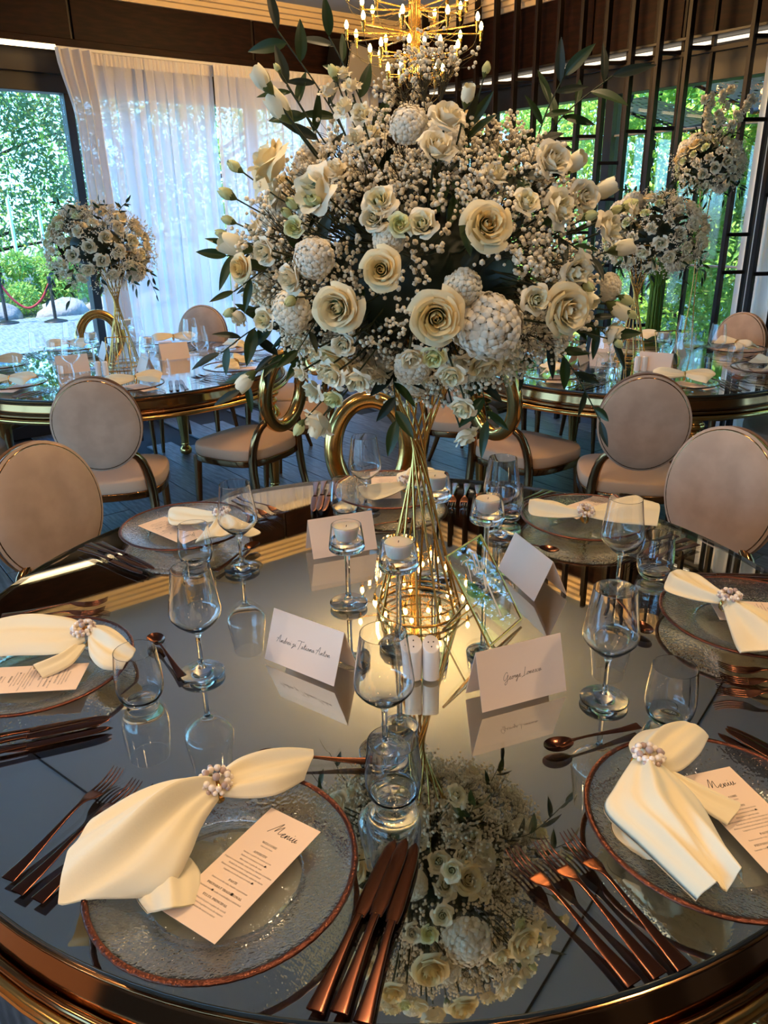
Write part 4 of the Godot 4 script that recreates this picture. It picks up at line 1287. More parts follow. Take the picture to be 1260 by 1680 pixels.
func menu_card() -> Node3D:
	var o := thing("menu_card", "-", "menu card", "printed menu cards")
	part(o, "card", MB.new().box(Vector3(0.084, 0.0007, 0.196), Vector3.ZERO, 0.0001), M.paper)
	var y := 0.00036
	part(o, "heading_script", script("Meniu", 0.0205, 0.00042, 1.0), M.ink, Transform3D(Basis(Vector3.UP, 0.02), Vector3(0.004, y, -0.069)))
	var ls := []
	for h in [["WELCOME", 0.0445, 0.0044], ["APERITIV", 0.0265, 0.0044], ["PASTE", -0.0235, 0.0042], ["PREPARAT TRADIȚIONAL", -0.0385, 0.0042], ["FELUL PRINCIPAL", -0.0545, 0.0042]]:
		ls.append([h[0], 0.0, h[1], h[2], true])
	for b in [["Tartă de Pește", 0.0385], ["Tartine cu pastă de somon și icre", 0.0205], ["Rulouri cu brânză și verdeață", 0.0145], ["Mini tarte cu pate de casă", 0.0085], ["Frigărui cu mozzarella, roșii cherry, busuioc și măsline", 0.0030], ["Ruladă de curcan cu spanac și brânză", -0.0025], ["Platou cu mezeluri și brânzeturi, salată de vinete", -0.0080], ["Legume cu sos de iaurt și verdeață", -0.0135], ["Paste cu sos de roșii, busuioc și parmezan", -0.0295], ["Sarmale tradiționale cu mămăligă și smântână", -0.0455], ["Mușchi de porc cu piure de cartofi", -0.0615], ["Legume la grătar cu sos de ciuperci", -0.0670], ["Salată de varză cu mărar", -0.0725]]:
		ls.append([b[0], 0.0, b[1], 0.0029, false])
	part(o, "printed_text", printed(ls, ["Droid Serif"]), M.ink, Transform3D(Basis(), Vector3(0, y, 0)))
	return o

func place_card(label: String, name_: String, p: Vector3, yaw: float, w: float, h: float, depth: float, cap: float) -> void:
	var o := thing("place_card", label, "place card", "folded place cards", Transform3D(Basis(Vector3.UP, yaw), p))
	var lean := atan2(depth / 2, h)
	var l := sqrt(h * h + depth * depth / 4)
	for s in [1, -1]:
		var bx := Basis(Vector3.RIGHT, -lean * s)
		var xf := Transform3D(bx, Vector3(0, h, 0) - bx * Vector3(0, l / 2, 0))
		var f := part(o, "panel", MB.new().box(Vector3(w, l, 0.0008), Vector3.ZERO, 0.0001), M.paper, xf)
		if s == 1 and name_ != "":
			part(f, "name_script", script(name_, cap, 0.00030, 1.12), M.ink_brown, Transform3D(Basis(Vector3.RIGHT, PI / 2) * Basis(Vector3.UP, 0.04), Vector3(0.0, -0.002, 0.0005)))

# ---------------------------------------------------------------- middle of the front table
func candle_holder(label: String, clabel: String, p: Vector3, h: float) -> Array:
	var o := thing("candle_holder", label, "candle holder", "tall glass candle holders", Transform3D(Basis(), p))
	var c := h - 0.058
	part(o, "glass", MB.new().lathe([Vector2(0, 0), Vector2(0.036, 0), Vector2(0.0395, 0.0015), Vector2(0.040, 0.004), Vector2(0.038, 0.0062), Vector2(0.024, 0.0085), Vector2(0.011, 0.0115), Vector2(0.0065, 0.017), Vector2(0.0052, 0.03), Vector2(0.0048, c * 0.55), Vector2(0.0056, c - 0.012), Vector2(0.009, c - 0.004), Vector2(0.02, c), Vector2(0.035, c + 0.003), Vector2(0.0375, c + 0.006), Vector2(0.0372, c + 0.012), Vector2(0.0345, c + 0.034), Vector2(0.0312, c + 0.0575), Vector2(0.0305, h), Vector2(0.0297, c + 0.0575), Vector2(0.0328, c + 0.034), Vector2(0.0352, c + 0.013), Vector2(0.0345, c + 0.010), Vector2(0.02, c + 0.0085), Vector2(0, c + 0.008)], 48), M.clear)
	part(o, "water", MB.new().lathe([Vector2(0, c + 0.0084), Vector2(0.02, c + 0.009), Vector2(0.0342, c + 0.0105), Vector2(0.0348, c + 0.013), Vector2(0.0334, c + 0.026), Vector2(0.0334, c + 0.026), Vector2(0, c + 0.0257)], 48), M.water)
	var k := thing("floating_candle", clabel, "candle", "white floating candles", Transform3D(Basis(), p + Vector3(0, c + 0.0262, 0)))
	part(k, "wax_body", MB.new().lathe([Vector2(0, 0), Vector2(0.019, 0), Vector2(0.022, 0.003), Vector2(0.0255, 0.02), Vector2(0.0262, 0.026), Vector2(0.0245, 0.0285), Vector2(0.018, 0.0275), Vector2(0, 0.0265)], 40), M.wax)
	part(k, "wick", MB.new().tube([Vector3(0, 0.026, 0), Vector3(0.0005, 0.0285, 0), Vector3(0.001, 0.0305, 0.0005)], 0.0007, 5), M.black)
	return [o, k]

func make_stand(label: String, p: Vector3) -> Node3D:
	# a wire stand: bottom ring, twelve rods pinched at the waist, top ring
	var o := thing("flower_stand", label, "flower stand", "", Transform3D(Basis(), p))
	var rb := 0.086
	part(o, "bottom_ring", ring(rb, 0.0032, 0.003, 64, 8), M.wire)
	part(o, "upper_hoop", ring(rb - 0.0055, 0.022, 0.002, 64, 8), M.wire)
	part(o, "top_ring", ring(0.105, 0.60, 0.003, 48, 8), M.wire)
	for i in 12:
		var a := TAU * i / 12.0 + 0.1
		var tw := 2.4 if i % 2 else 2.0
		var pts := []
		for k in 15:
			var f := k / 14.0
			var y := 0.004 + f * 0.596
			var q := (y - 0.345) / 0.345
			var r := sqrt(0.011 * 0.011 + pow(q * rb, 2)) if y < 0.345 else sqrt(0.011 * 0.011 + pow((y - 0.345) / 0.255 * 0.104, 2))
			var ang := a + 1.2 * (atan2(q * 7.0, 1.0) + 1.4)
			pts.append(Vector3(cos(ang) * r, y, sin(ang) * r))
		part(o, "rod", MB.new().tube(pts, 0.0027, 6), M.wire)
	return o

func build_centre() -> void:
	place_card("tent place card lettered with two linked names, left of the stand", "Andrei și Tatiana Anton", Vector3(-0.140, TOP, 0.213), deg_to_rad(-35.1), 0.165, 0.091, 0.070, 0.0148)
	place_card("tent place card lettered with one name, right of the shakers", "George Ionescu", Vector3(0.223, TOP, 0.314), deg_to_rad(21.3), 0.164, 0.098, 0.060, 0.0142)
	place_card("blank-looking tent place card behind the left candle holder", "", Vector3(-0.107, TOP, -0.306), deg_to_rad(20.9), 0.164, 0.089, 0.070, 0.01)
	place_card("tent place card standing edge-on behind the table number frame", "", Vector3(0.327, TOP, -0.108), deg_to_rad(-72.0), 0.172, 0.086, 0.080, 0.01)
	candle_holder("glass candle holder left of the stand before the blank card", "white floating candle in the holder before the blank card", Vector3(-0.078, TOP, -0.018), 0.182)
	candle_holder("tall glass candle holder in front of the stand's wire foot", "white floating candle in the holder before the wire foot", Vector3(0.025, TOP, 0.158), 0.222)
	candle_holder("glass candle holder behind the table number frame", "white floating candle in the holder behind the number frame", Vector3(0.221, TOP, -0.094), 0.209)
	candle_holder("tallest glass candle holder, inside the far side of the wire stand", "white floating candle seen behind the stand's waist", Vector3(0.110, TOP, -0.128), 0.250)
	make_stand("gold wire flower stand pinched at the waist on the front table", Vector3(0.070, TOP, 0.006))
	# shakers
	for s in [[0.048, 0.262, 0.0, 2, "white porcelain shaker with two holes, left of the pair"], [0.079, 0.263, 0.1, 3, "white porcelain shaker with three holes, right of the pair"]]:
		var o := thing("shaker", s[4], "shaker", "salt and pepper shakers", at(s[0], TOP, s[1], s[2]))
		var cut := func(x: float, z: float) -> float:
			return 0.068 - z * 0.62
		part(o, "body", MB.new().grid(40, 6, func(u, w):
			var a: float = u * TAU
			var r := 0.0152
			var x: float = cos(a) * r
			var z: float = -sin(a) * r
			var l := [[0.0, 0.0], [0.92, 0.0], [1.0, 0.002], [1.0, 0.5], [1.0, 0.965], [0.94, 1.0], [0.0, 1.0]]
			var q: Array = l[int(round(w * 6))]
			return Vector3(x * q[0], q[1] * cut.call(x * q[0], z * q[0]), z * q[0]), true), M.porcelain)
		for i in s[3]:
			var a: float = TAU * i / s[3] + PI / 2
			var x: float = cos(a) * 0.0052
			var z: float = sin(a) * 0.0052
			part(o, "hole", MB.new().lathe([Vector2(0.0013, 0), Vector2(0.0013, 0.0006), Vector2(0, 0.0006)], 10), M.black, Transform3D(Basis(Vector3.RIGHT, 0.555), Vector3(x, cut.call(x, z), z)))
	# table number frame
	var e := Vector3(0.604, 0, -0.797)
	var bk := Vector3(-0.797, 0, -0.604)
	var o := thing("table_number_frame", "leaning gold framed glass sign lettered Table 1", "table sign", "", at(0.2355, TOP, 0.1175))
	var bl := -e * 0.0648
	var br := e * 0.0648
	var up := bk * 0.101 + Vector3(0, 0.160, 0)
	var lift := Vector3(0, 0.0035, 0)
	var n := e.cross(up).normalized()
	if n.y < 0:
		n = -n
	var fr := Basis(e, up.normalized(), e.cross(up.normalized()))
	for q in [[bl, bl + up], [br, br + up], [bl, br], [bl + up, br + up]]:
		var dirv: Vector3 = q[1] - q[0]
		part(o, "frame_bar", MB.new().box(Vector3(0.0036 if absf(dirv.y) > 0.01 else dirv.length() + 0.0036, dirv.length() + 0.0036 if absf(dirv.y) > 0.01 else 0.0036, 0.005), Vector3.ZERO, 0.0008), M.wire, Transform3D(fr, (q[0] + q[1]) / 2 + lift))
	part(o, "glass_pane", MB.new().box(Vector3(0.1246, up.length() - 0.005, 0.003), Vector3.ZERO, 0.0002), M.thin_glass, Transform3D(fr, (bl + br + up) / 2 + lift))
	for s in [bl, br]:
		var m0: Vector3 = s + up * 0.5 + lift
		var m1: Vector3 = s + bk * 0.105 + lift
		part(o, "strut", MB.new().tube([m0, m1], 0.0025, 4), M.wire)
	part(o, "rear_bar", MB.new().tube([bl + bk * 0.105 + lift, br + bk * 0.105 + lift], 0.0025, 4), M.wire)
	var face := Transform3D(fr * Basis(Vector3.RIGHT, PI / 2), (bl + br + up) / 2 + lift + fr.z * 0.0018)
	part(o, "word_script", script("Table", 0.036, 0.0013, 1.05), M.white_letter, face * Transform3D(Basis(Vector3.UP, 0.0), Vector3(-0.002, 0, -0.045)))
	part(o, "numeral", script("1", 0.062, 0.0028, 0.8), M.white_letter, face * Transform3D(Basis(), Vector3(0.01, 0, 0.02)))

# ---------------------------------------------------------------- flowers
func bloom(n: int, seed_: int, tightness: float, ruffle: float, c_in: Color, c_out: Color, open_ := 1.0) -> MB:
	# petals round an axis (+Y), radius about 1
	var m := MB.new()
	m.use_c = true
	var r := RandomNumberGenerator.new()
	r.seed = seed_
	for k in n:
		var t := float(k) / (n - 1)
		var a0 := k * 2.3999 + r.randf_range(-0.15, 0.15)
		var hw := lerpf(1.5, 0.85, pow(t, 0.6))
		var big := lerpf(0.06, 0.80, pow(t, tightness)) * r.randf_range(0.96, 1.04)
		var h := (0.36 + 0.16 * sin(PI * minf(t * 1.1 + 0.1, 1.0)) - 0.22 * t * t) * r.randf_range(0.94, 1.06)
		var lip := (0.035 + 0.17 * t * t) * open_
		var ph := r.randf() * TAU
		var sk := r.randf_range(-0.10, 0.10)
		m.tint = c_in.lerp(c_out, pow(t, 0.6))
		m.grid(10, 8, func(u, w):
			var x: float = u * 2.0 - 1.0
			var a: float = a0 + x * hw * (0.45 + 0.55 * smoothstep(0.0, 0.5, w))
			var tip: float = smoothstep(0.66, 1.0, w)
			var rr: float = big * (0.42 + 0.58 * pow(w, 0.55)) * (1.0 + 0.11 * x)
			rr *= 1.0 - 0.75 * tip * smoothstep(0.34, 0.0, t)
			rr += lip * tip * tip * (1.1 - 0.35 * absf(x))
			rr += ruffle * 0.09 * tip * sin(x * 6.0 + ph)
			var y: float = -0.42 + (h + 0.42) * w * (1.0 - 0.20 * pow(absf(x), 3.0))
			y -= (0.02 + 0.22 * t * t) * tip * tip * open_
			y += ruffle * 0.11 * tip * cos(x * 5.0 + ph) + sk * x * w * 0.35
			return Vector3(cos(a) * rr, y, -sin(a) * rr))
	m.tint = Color(1, 1, 1)
	return m

func bud_shape(n: int, c: Color, open_: float) -> MB:
	var m := MB.new()
	m.use_c = true
	for k in n:
		var a0 := k * 2.3999
		m.tint = c
		m.grid(6, 7, func(u, w):
			var x: float = u * 2.0 - 1.0
			var a: float = a0 + x * 0.95 + w * 0.9
			var rr: float = 0.62 * sin(PI * (0.08 + 0.80 * w * (1.0 - open_ * 0.42))) * (1.0 + 0.05 * (k % 3)) + open_ * 0.2 * smoothstep(0.75, 1.0, w)
			return Vector3(cos(a) * rr, -0.7 + 2.0 * w * (1.0 - 0.20 * x * x) * (1.0 - 0.04 * (k % 3)), -sin(a) * rr))
	m.tint = Color(1, 1, 1)
	return m

func hydrangea_head(seed_: int, c: Color) -> MB:
	var r := RandomNumberGenerator.new()
	r.seed = seed_
	var fl := MB.new()
	fl.use_c = true
	for p in 4:
		var a0 := p * PI / 2
		fl.grid(3, 3, func(u, w):
			var x: float = (u - 0.5) * 2.0
			var wd: float = sin(PI * clampf(0.10 + w * 0.74, 0, 1)) * 0.135
			var d := Vector3(cos(a0), 0, sin(a0))
			var s := Vector3(-sin(a0), 0, cos(a0))
			return d * (0.02 + 0.25 * w) - s * x * wd + Vector3(0, 0.02 + 0.05 * sin(PI * w) - 0.05 * x * x, 0))
	var m := MB.new()
	m.use_c = true
	var n := 80
	for i in n:
		var y := 1.0 - 1.7 * (i + 0.5) / n
		var rr := sqrt(maxf(0.0, 1.0 - y * y))
		var a := i * 2.39996
		var d := Vector3(cos(a) * rr, y, sin(a) * rr)
		m.tint = c.lerp(Color(0.80, 0.74, 0.60), r.randf() * 0.35)
		m.add(fl, along(d * Vector3(0.92, 0.72, 0.92) * r.randf_range(0.9, 1.06), d + Vector3(r.randf_range(-0.3, 0.3), r.randf_range(-0.3, 0.3), r.randf_range(-0.3, 0.3)), r.randf() * TAU, r.randf_range(0.95, 1.25)))
	m.tint = Color(1, 1, 1)
	return m

func leaf_shape(wide: float) -> MB:
	return MB.new().grid(6, 10, func(u, w):
		var x: float = u * 2.0 - 1.0
		var hw: float = wide * pow(sin(PI * pow(w, 0.8)), 0.85)
		return Vector3(x * hw, 0.10 * absf(x) * hw * 3.0 - 0.16 * w * w + 0.02, -w))

func spray_shape(seed_: int, florets: int) -> Array:
	var r := RandomNumberGenerator.new()
	r.seed = seed_
	var st := MB.new()
	var fl := MB.new()
	var puff := MB.new().grid(7, 5, func(u, w):
		var a: float = u * TAU
		var b: float = (w - 0.5) * PI
		return Vector3(cos(a) * cos(b), sin(b) * 0.85, -sin(a) * cos(b)) * (1.0 + 0.14 * sin(a * 3.0 + b * 5.0)), true)
	for i in florets:
		var root := Vector3(0, r.randf_range(-0.03, 0.02), 0)
		var p := Vector3(r.randf_range(-0.045, 0.045), r.randf_range(0.012, 0.060), r.randf_range(-0.045, 0.045))
		st.tube([root, (root + p) / 2 + Vector3(r.randf_range(-0.004, 0.004), 0.006, r.randf_range(-0.004, 0.004)), p], 0.00042, 3, false, false)
		for j in 1 + r.randi() % 3:
			var q := p + (Vector3(r.randf_range(-0.009, 0.009), r.randf_range(-0.004, 0.009), r.randf_range(-0.009, 0.009)) if j else Vector3.ZERO)
			fl.add(puff, Transform3D(Basis.from_euler(Vector3(r.randf() * 3.0, r.randf() * 3.0, 0)).scaled(Vector3.ONE * r.randf_range(0.0024, 0.0040)), q))
	st.tube([Vector3(0, -0.12, 0), Vector3(0, 0.02, 0)], 0.0009, 4, false, false)
	return [st.mesh(), fl.mesh()]

var kit := {}

func flower_kit() -> void:
	for n in ["petal", "petal2"]:
		var g := mat(n, Color(1, 1, 1), 0.65)
		g.vertex_color_use_as_albedo = true
		g.backlight_enabled = true
		g.backlight = Color(0.38, 0.36, 0.30)
	var cream := Color(0.94, 0.72, 0.32)
	var pale := Color(0.95, 0.81, 0.50)
	var white := Color(0.94, 0.85, 0.66)
	kit.rose = [bloom(25, 1, 0.78, 0.2, cream, pale).mesh(), bloom(23, 2, 0.82, 0.25, cream, pale).mesh(), bloom(22, 5, 0.75, 0.25, Color(0.93, 0.83, 0.60), pale).mesh()]
	kit.lily = [bloom(15, 3, 0.7, 0.5, Color(0.9, 0.84, 0.58), pale, 1.6).mesh()]
	kit.lis = [bloom(14, 11, 0.72, 0.6, Color(0.84, 0.82, 0.52), white, 0.9).mesh(), bloom(12, 12, 0.62, 0.8, Color(0.88, 0.84, 0.60), white, 1.1).mesh(), bloom(16, 13, 0.8, 0.5, Color(0.9, 0.85, 0.66), white, 0.7).mesh()]
	kit.grn = [bloom(16, 21, 0.8, 0.5, Color(0.70, 0.72, 0.30), Color(0.90, 0.90, 0.60), 0.7).mesh()]
	kit.sto = [bloom(13, 31, 0.55, 1.3, Color(0.88, 0.84, 0.60), white, 1.2).mesh(), bloom(11, 32, 0.6, 1.5, Color(0.9, 0.86, 0.66), white, 1.0).mesh()]
	kit.tul = [bud_shape(7, Color(0.93, 0.88, 0.66), 0.42).mesh()]
	kit.bud = [bud_shape(5, Color(0.62, 0.64, 0.30), 0.0).mesh()]
	kit.hyd = [hydrangea_head(41, Color(0.88, 0.80, 0.66)).mesh(), hydrangea_head(42, Color(0.87, 0.79, 0.62)).mesh()]
	kit.calyx = MB.new().lathe([Vector2(0, -1.0), Vector2(0.10, -0.98), Vector2(0.2, -0.84), Vector2(0.42, -0.5), Vector2(0.5, -0.2), Vector2(0.44, -0.2), Vector2(0, -0.5)], 10).mesh()
	kit.leaf = [leaf_shape(0.125).mesh(), leaf_shape(0.165).mesh()]
	kit.spray = []
	for i in 6:
		kit.spray.append(spray_shape(50 + i, 30 + i))

const KIND := {"rose": "rose", "lily": "open_rose", "lis": "lisianthus", "grn": "ranunculus", "sto": "stock_floret", "tul": "half_open_bud", "bud": "flower_bud", "hyd": "hydrangea"}

# one flower of the arrangement at p, turned outwards
func put_flower(o: Node3D, k: String, p: Vector3, r: float, face: Vector3, stem := true) -> void:
	var ms: Array = kit[k]
	var body: float = {"rose": 1.14, "lily": 1.3, "lis": 1.36, "grn": 1.2, "sto": 1.3, "tul": 1.35, "bud": 1.5, "hyd": 1.05}[k]
	var xf := along(p, face, rng.randf() * TAU, r * body)
	var f := part(o, KIND[k], ms[rng.randi() % ms.size()], M.petal, xf)
	if k in ["tul", "bud", "lis", "rose", "lily"]:
		part(f, "calyx", kit.calyx, M.calyx, Transform3D(Basis.from_scale(Vector3.ONE * (1.0 if k in ["tul", "bud"] else 0.62)), Vector3(0, 0.0 if k in ["tul", "bud"] else 0.16, 0)))
	if stem:
		var s := p - face.normalized() * r * 0.9
		var mid := s * 0.72 + Vector3(0, -0.015, 0) - face.normalized() * 0.01
		part(f, "stem", MB.new().tube(curve([p * 0.35, mid, s], 6), 0.0013 if k == "bud" else 0.0018, 4, false, false), M.stem, xf.affine_inverse())

func put_sprig(o: Node3D, a: Vector3, b: Vector3, n: int, length: float) -> void:
	var sag := Vector3(0, 0.02 if b.y > a.y else 0.035, 0)
	var c := curve([a, (a + b) / 2 + sag, b], 16)
	var s := part(o, "leaf_sprig", MB.new().tube(c, 0.0012, 4, false, false), M.stem)
	for i in n:
		var f := lerpf(0.22, 1.0, float(i) / (n - 1))
		var k := clampi(int(f * 16), 1, 16)
		var d: Vector3 = (c[k] - c[k - 1]).normalized()
		var side := d.cross(Vector3(0, 0.3, 1)).normalized() * (1 if i % 2 else -1)
		var dir := (d * (0.75 if i < n - 1 else 2.0) + side * 0.75 + Vector3(sway(0.25), sway(0.25) - 0.1, sway(0.5) + 0.15)).normalized()
		var nrm := (Vector3(sway(0.5), 0.5 + sway(0.4), 0.9) - dir * Vector3(0, 0.5, 0.9).dot(dir)).normalized()
		var x := nrm.cross(-dir).normalized()
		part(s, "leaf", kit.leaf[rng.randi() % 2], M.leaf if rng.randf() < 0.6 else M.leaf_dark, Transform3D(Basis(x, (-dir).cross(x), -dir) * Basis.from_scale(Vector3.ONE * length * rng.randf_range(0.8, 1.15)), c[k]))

func build_flowers() -> void:
	pass

func main_bouquet() -> void:
	var o := thing("floral_arrangement", "huge round bouquet of cream roses, lisianthus and gypsophila on the gold wire stand", "flowers", "", Transform3D(Basis(), Vector3(0.075, 1.455, 0.01)))
	var shell := Vector3(0.30, 0.27, 0.28)
	part(o, "floral_foam", MB.new().grid(20, 12, func(u, w):
		var a: float = u * TAU
		var b: float = (w - 0.5) * PI
		return Vector3(cos(a) * cos(b) * 0.17, sin(b) * 0.12 - 0.02, -sin(a) * cos(b) * 0.17), true), M.leaf_dark)
	for q in flower_list():
		var p := Vector3(q[1], q[2], q[3]) / 1000.0 * (1.05 if q[0] in ["lis", "grn", "sto", "hyd"] else 1.0)
		var face := (p / (shell * shell)).normalized()
		match q[0]:
			"tul", "bud":
				face = (p.normalized() + Vector3(0, 0.15 if p.y > 0 else -0.35, -0.1)).normalized()
			"rose":
				face = (face + Vector3(0, 0.1, 0.35)).normalized()
			"lily":
				face = Vector3(-0.75, 0.65, 0.25)
			_:
				face = (face + Vector3(sway(0.35), sway(0.35), sway(0.3))).normalized()
		put_flower(o, q[0], p, q[4] / 1000.0, face, q[0] != "hyd")
	var extra := []
	var filled := 0
	# the far side and the underside
	for i in 44:
		var d := Vector3(sway(1.0), sway(0.9), -absf(sway(1.0)) + 0.12)
		if i < 14:
			d = Vector3(sway(0.8), -1.0, rng.randf_range(0.1, 0.9))
		d = d.normalized()
		var k: String = ["rose", "lis", "lis", "hyd", "lis", "sto", "lis"][i % 7]
		put_flower(o, k, d * shell * Vector3(1, 0.70 if d.y < 0 else 0.80, 1) * (1.05 if k != "hyd" else 0.95), {"rose": 0.034, "lis": 0.021, "hyd": 0.034, "sto": 0.014}[k], (d / shell).normalized(), k != "hyd")
	for i in 420:
		var d := Vector3(sway(1.0), sway(1.0), rng.randf_range(0.0, 1.0)).normalized()
		var p := d * shell * Vector3(1.0, 0.80 if d.y > 0 else 0.76, 1.0)
		var ok := i < 300 and filled < 22 and (d.y < -0.2 or absf(d.x) > 0.35 or d.y > 0.55)
		for q in flower_list():
			if (Vector3(q[1], q[2], q[3]) / 1000.0 - p).length() < q[4] / 1000.0 + 0.036:
				ok = false
		for q in extra:
			if (q - p).length() < 0.06:
				ok = false
		if ok:
			extra.append(p)
			filled += 1
			put_flower(o, ["lis", "hyd", "lis", "sto", "lis"][filled % 5], p, [0.022, 0.030, 0.02, 0.015, 0.018][filled % 5], (d / shell).normalized() + Vector3(sway(0.3), sway(0.3), sway(0.3)), false)
	for q in sprig_list():
		put_sprig(o, Vector3(q[0], q[1], q[2]) / 1000.0, Vector3(q[3], q[4], q[5]) / 1000.0, 8, 0.062)
	for i in 16:
		var d := Vector3(sway(1.0), sway(0.5) - 0.1, sway(1.0)).normalized()
		if absf(d.x) < 0.55 and d.z > 0:
			continue
		put_sprig(o, d * shell * 0.5, d * shell * rng.randf_range(1.0, 1.22) + Vector3(0, -0.03, 0), 6, 0.05)
	# dark leaves in the heart
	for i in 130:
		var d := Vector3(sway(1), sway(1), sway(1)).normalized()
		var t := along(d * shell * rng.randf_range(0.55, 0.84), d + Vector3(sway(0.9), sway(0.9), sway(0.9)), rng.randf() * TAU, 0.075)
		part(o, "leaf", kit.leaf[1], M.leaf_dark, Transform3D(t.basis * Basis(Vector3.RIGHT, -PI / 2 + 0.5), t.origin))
	# gypsophila
	var n := 340
	var clump := FastNoiseLite.new()
	clump.seed = 12
	clump.frequency = 0.9
	for i in n:
		var y := 1.0 - 2.0 * (i + 0.5) / n
		var rr := sqrt(1.0 - y * y)
		var a := i * 2.39996
		var d := (Vector3(cos(a) * rr, y, sin(a) * rr) + Vector3(sway(0.16), sway(0.16), sway(0.16))).normalized()
		var s: Array = kit.spray[rng.randi() % 6]
		var g := rng.randf_range(0.66, 0.93)
		var sh := shell * Vector3(1, 0.78 if d.y > 0 else 0.74, 1)
		var clear: bool = clump.get_noise_3dv(d * 2.2) > -0.16
		for q in flower_list():
			if q[4] > 14 and (Vector3(q[1], q[2], q[3]) / 1000.0 - d * sh).length() < q[4] / 1000.0 * 0.9 + 0.012:
				clear = false
		if not clear:
			continue
		if absf(d.x) < 0.45 and d.z > 0.5 and absf(d.y) < 0.5 and rng.randf() < 0.45:
			continue
		var t := along(d * sh * g, (d / shell).normalized() + Vector3(sway(0.3), sway(0.3), sway(0.3)), rng.randf() * TAU, rng.randf_range(0.85, 1.2))
		var e := part(o, "gypsophila_spray", s[0], M.twig, t)
		part(e, "florets", s[1], M.puff).set_meta("kind", "stuff")
	# a loose spray standing above the crown
	for q in [[-0.005, 0.265, 0.06], [0.0, 0.29, 0.03], [0.03, 0.27, 0.05], [-0.03, 0.24, 0.08]]:
		var s: Array = kit.spray[rng.randi() % 6]
		var e := part(o, "gypsophila_spray", s[0], M.twig, along(Vector3(q[0], q[1], q[2]), Vector3(sway(0.3), 1, sway(0.3)), rng.randf() * TAU, 0.95))
		part(e, "florets", s[1], M.puff).set_meta("kind", "stuff")

# a smaller bouquet for the far tables
func small_bouquet(label: String, p: Vector3, size: Vector3, seed_: int, grow := 1.0, sprays := 76) -> Node3D:
	rng.seed = seed_
	var o := thing("floral_arrangement", label, "flowers", "", Transform3D(Basis(), p))
	part(o, "floral_foam", MB.new().grid(14, 10, func(u, w):
		var a: float = u * TAU
		var b: float = (w - 0.5) * PI
		return Vector3(cos(a) * cos(b), sin(b), -sin(a) * cos(b)) * size * 0.55, true), M.leaf_dark)
	for i in 62:
		var y := 1.0 - 1.75 * (i + 0.5) / 62
		var rr := sqrt(1.0 - y * y)
		var a := i * 2.39996
		var d := Vector3(cos(a) * rr, y, sin(a) * rr)
		var k: String = ["lis", "rose", "lis", "sto", "hyd", "lis", "grn", "sto"][i % 8]
		put_flower(o, k, d * size, {"rose": 0.037, "lis": 0.028, "hyd": 0.05, "sto": 0.022, "grn": 0.022}[k] * grow * size.x / 0.27, (d / size).normalized() + Vector3(sway(0.2), sway(0.2), sway(0.2)), false)
	for i in 10:
		var a := TAU * i / 10.0
		var d := Vector3(cos(a), -0.45, sin(a))
		put_sprig(o, d * size * 0.7, d * size * Vector3(1.1, 2.4, 1.1) + Vector3(0, sway(0.04), 0), 6, 0.05)
	for i in 6:
		var a := rng.randf() * TAU
		put_sprig(o, Vector3(cos(a) * 0.4, 0.6, sin(a) * 0.4) * size, Vector3(cos(a) * 0.7, 1.15, sin(a) * 0.7) * size, 5, 0.04)
	for i in sprays:
		var y := 1.0 - 1.9 * (i + 0.5) / sprays
		var rr := sqrt(1.0 - y * y)
		var a := i * 2.39996 + 1.0
		var d := Vector3(cos(a) * rr, y, sin(a) * rr)
		var s: Array = kit.spray[rng.randi() % 6]
		var e := part(o, "gypsophila_spray", s[0], M.twig, along(d * size * rng.randf_range(0.8, 1.0), (d / size).normalized() + Vector3(sway(0.3), sway(0.3), sway(0.3)), rng.randf() * TAU, 0.95))
		part(e, "florets", s[1], M.puff).set_meta("kind", "stuff")
	for i in 60:
		var d := Vector3(sway(1), sway(1), sway(1)).normalized()
		var t := along(d * size * rng.randf_range(0.6, 0.9), d + Vector3(sway(0.9), sway(0.9), sway(0.9)), rng.randf() * TAU, 0.07)
		part(o, "leaf", kit.leaf[1], M.leaf_dark, Transform3D(t.basis * Basis(Vector3.RIGHT, -PI / 2 + 0.5), t.origin))
	return o

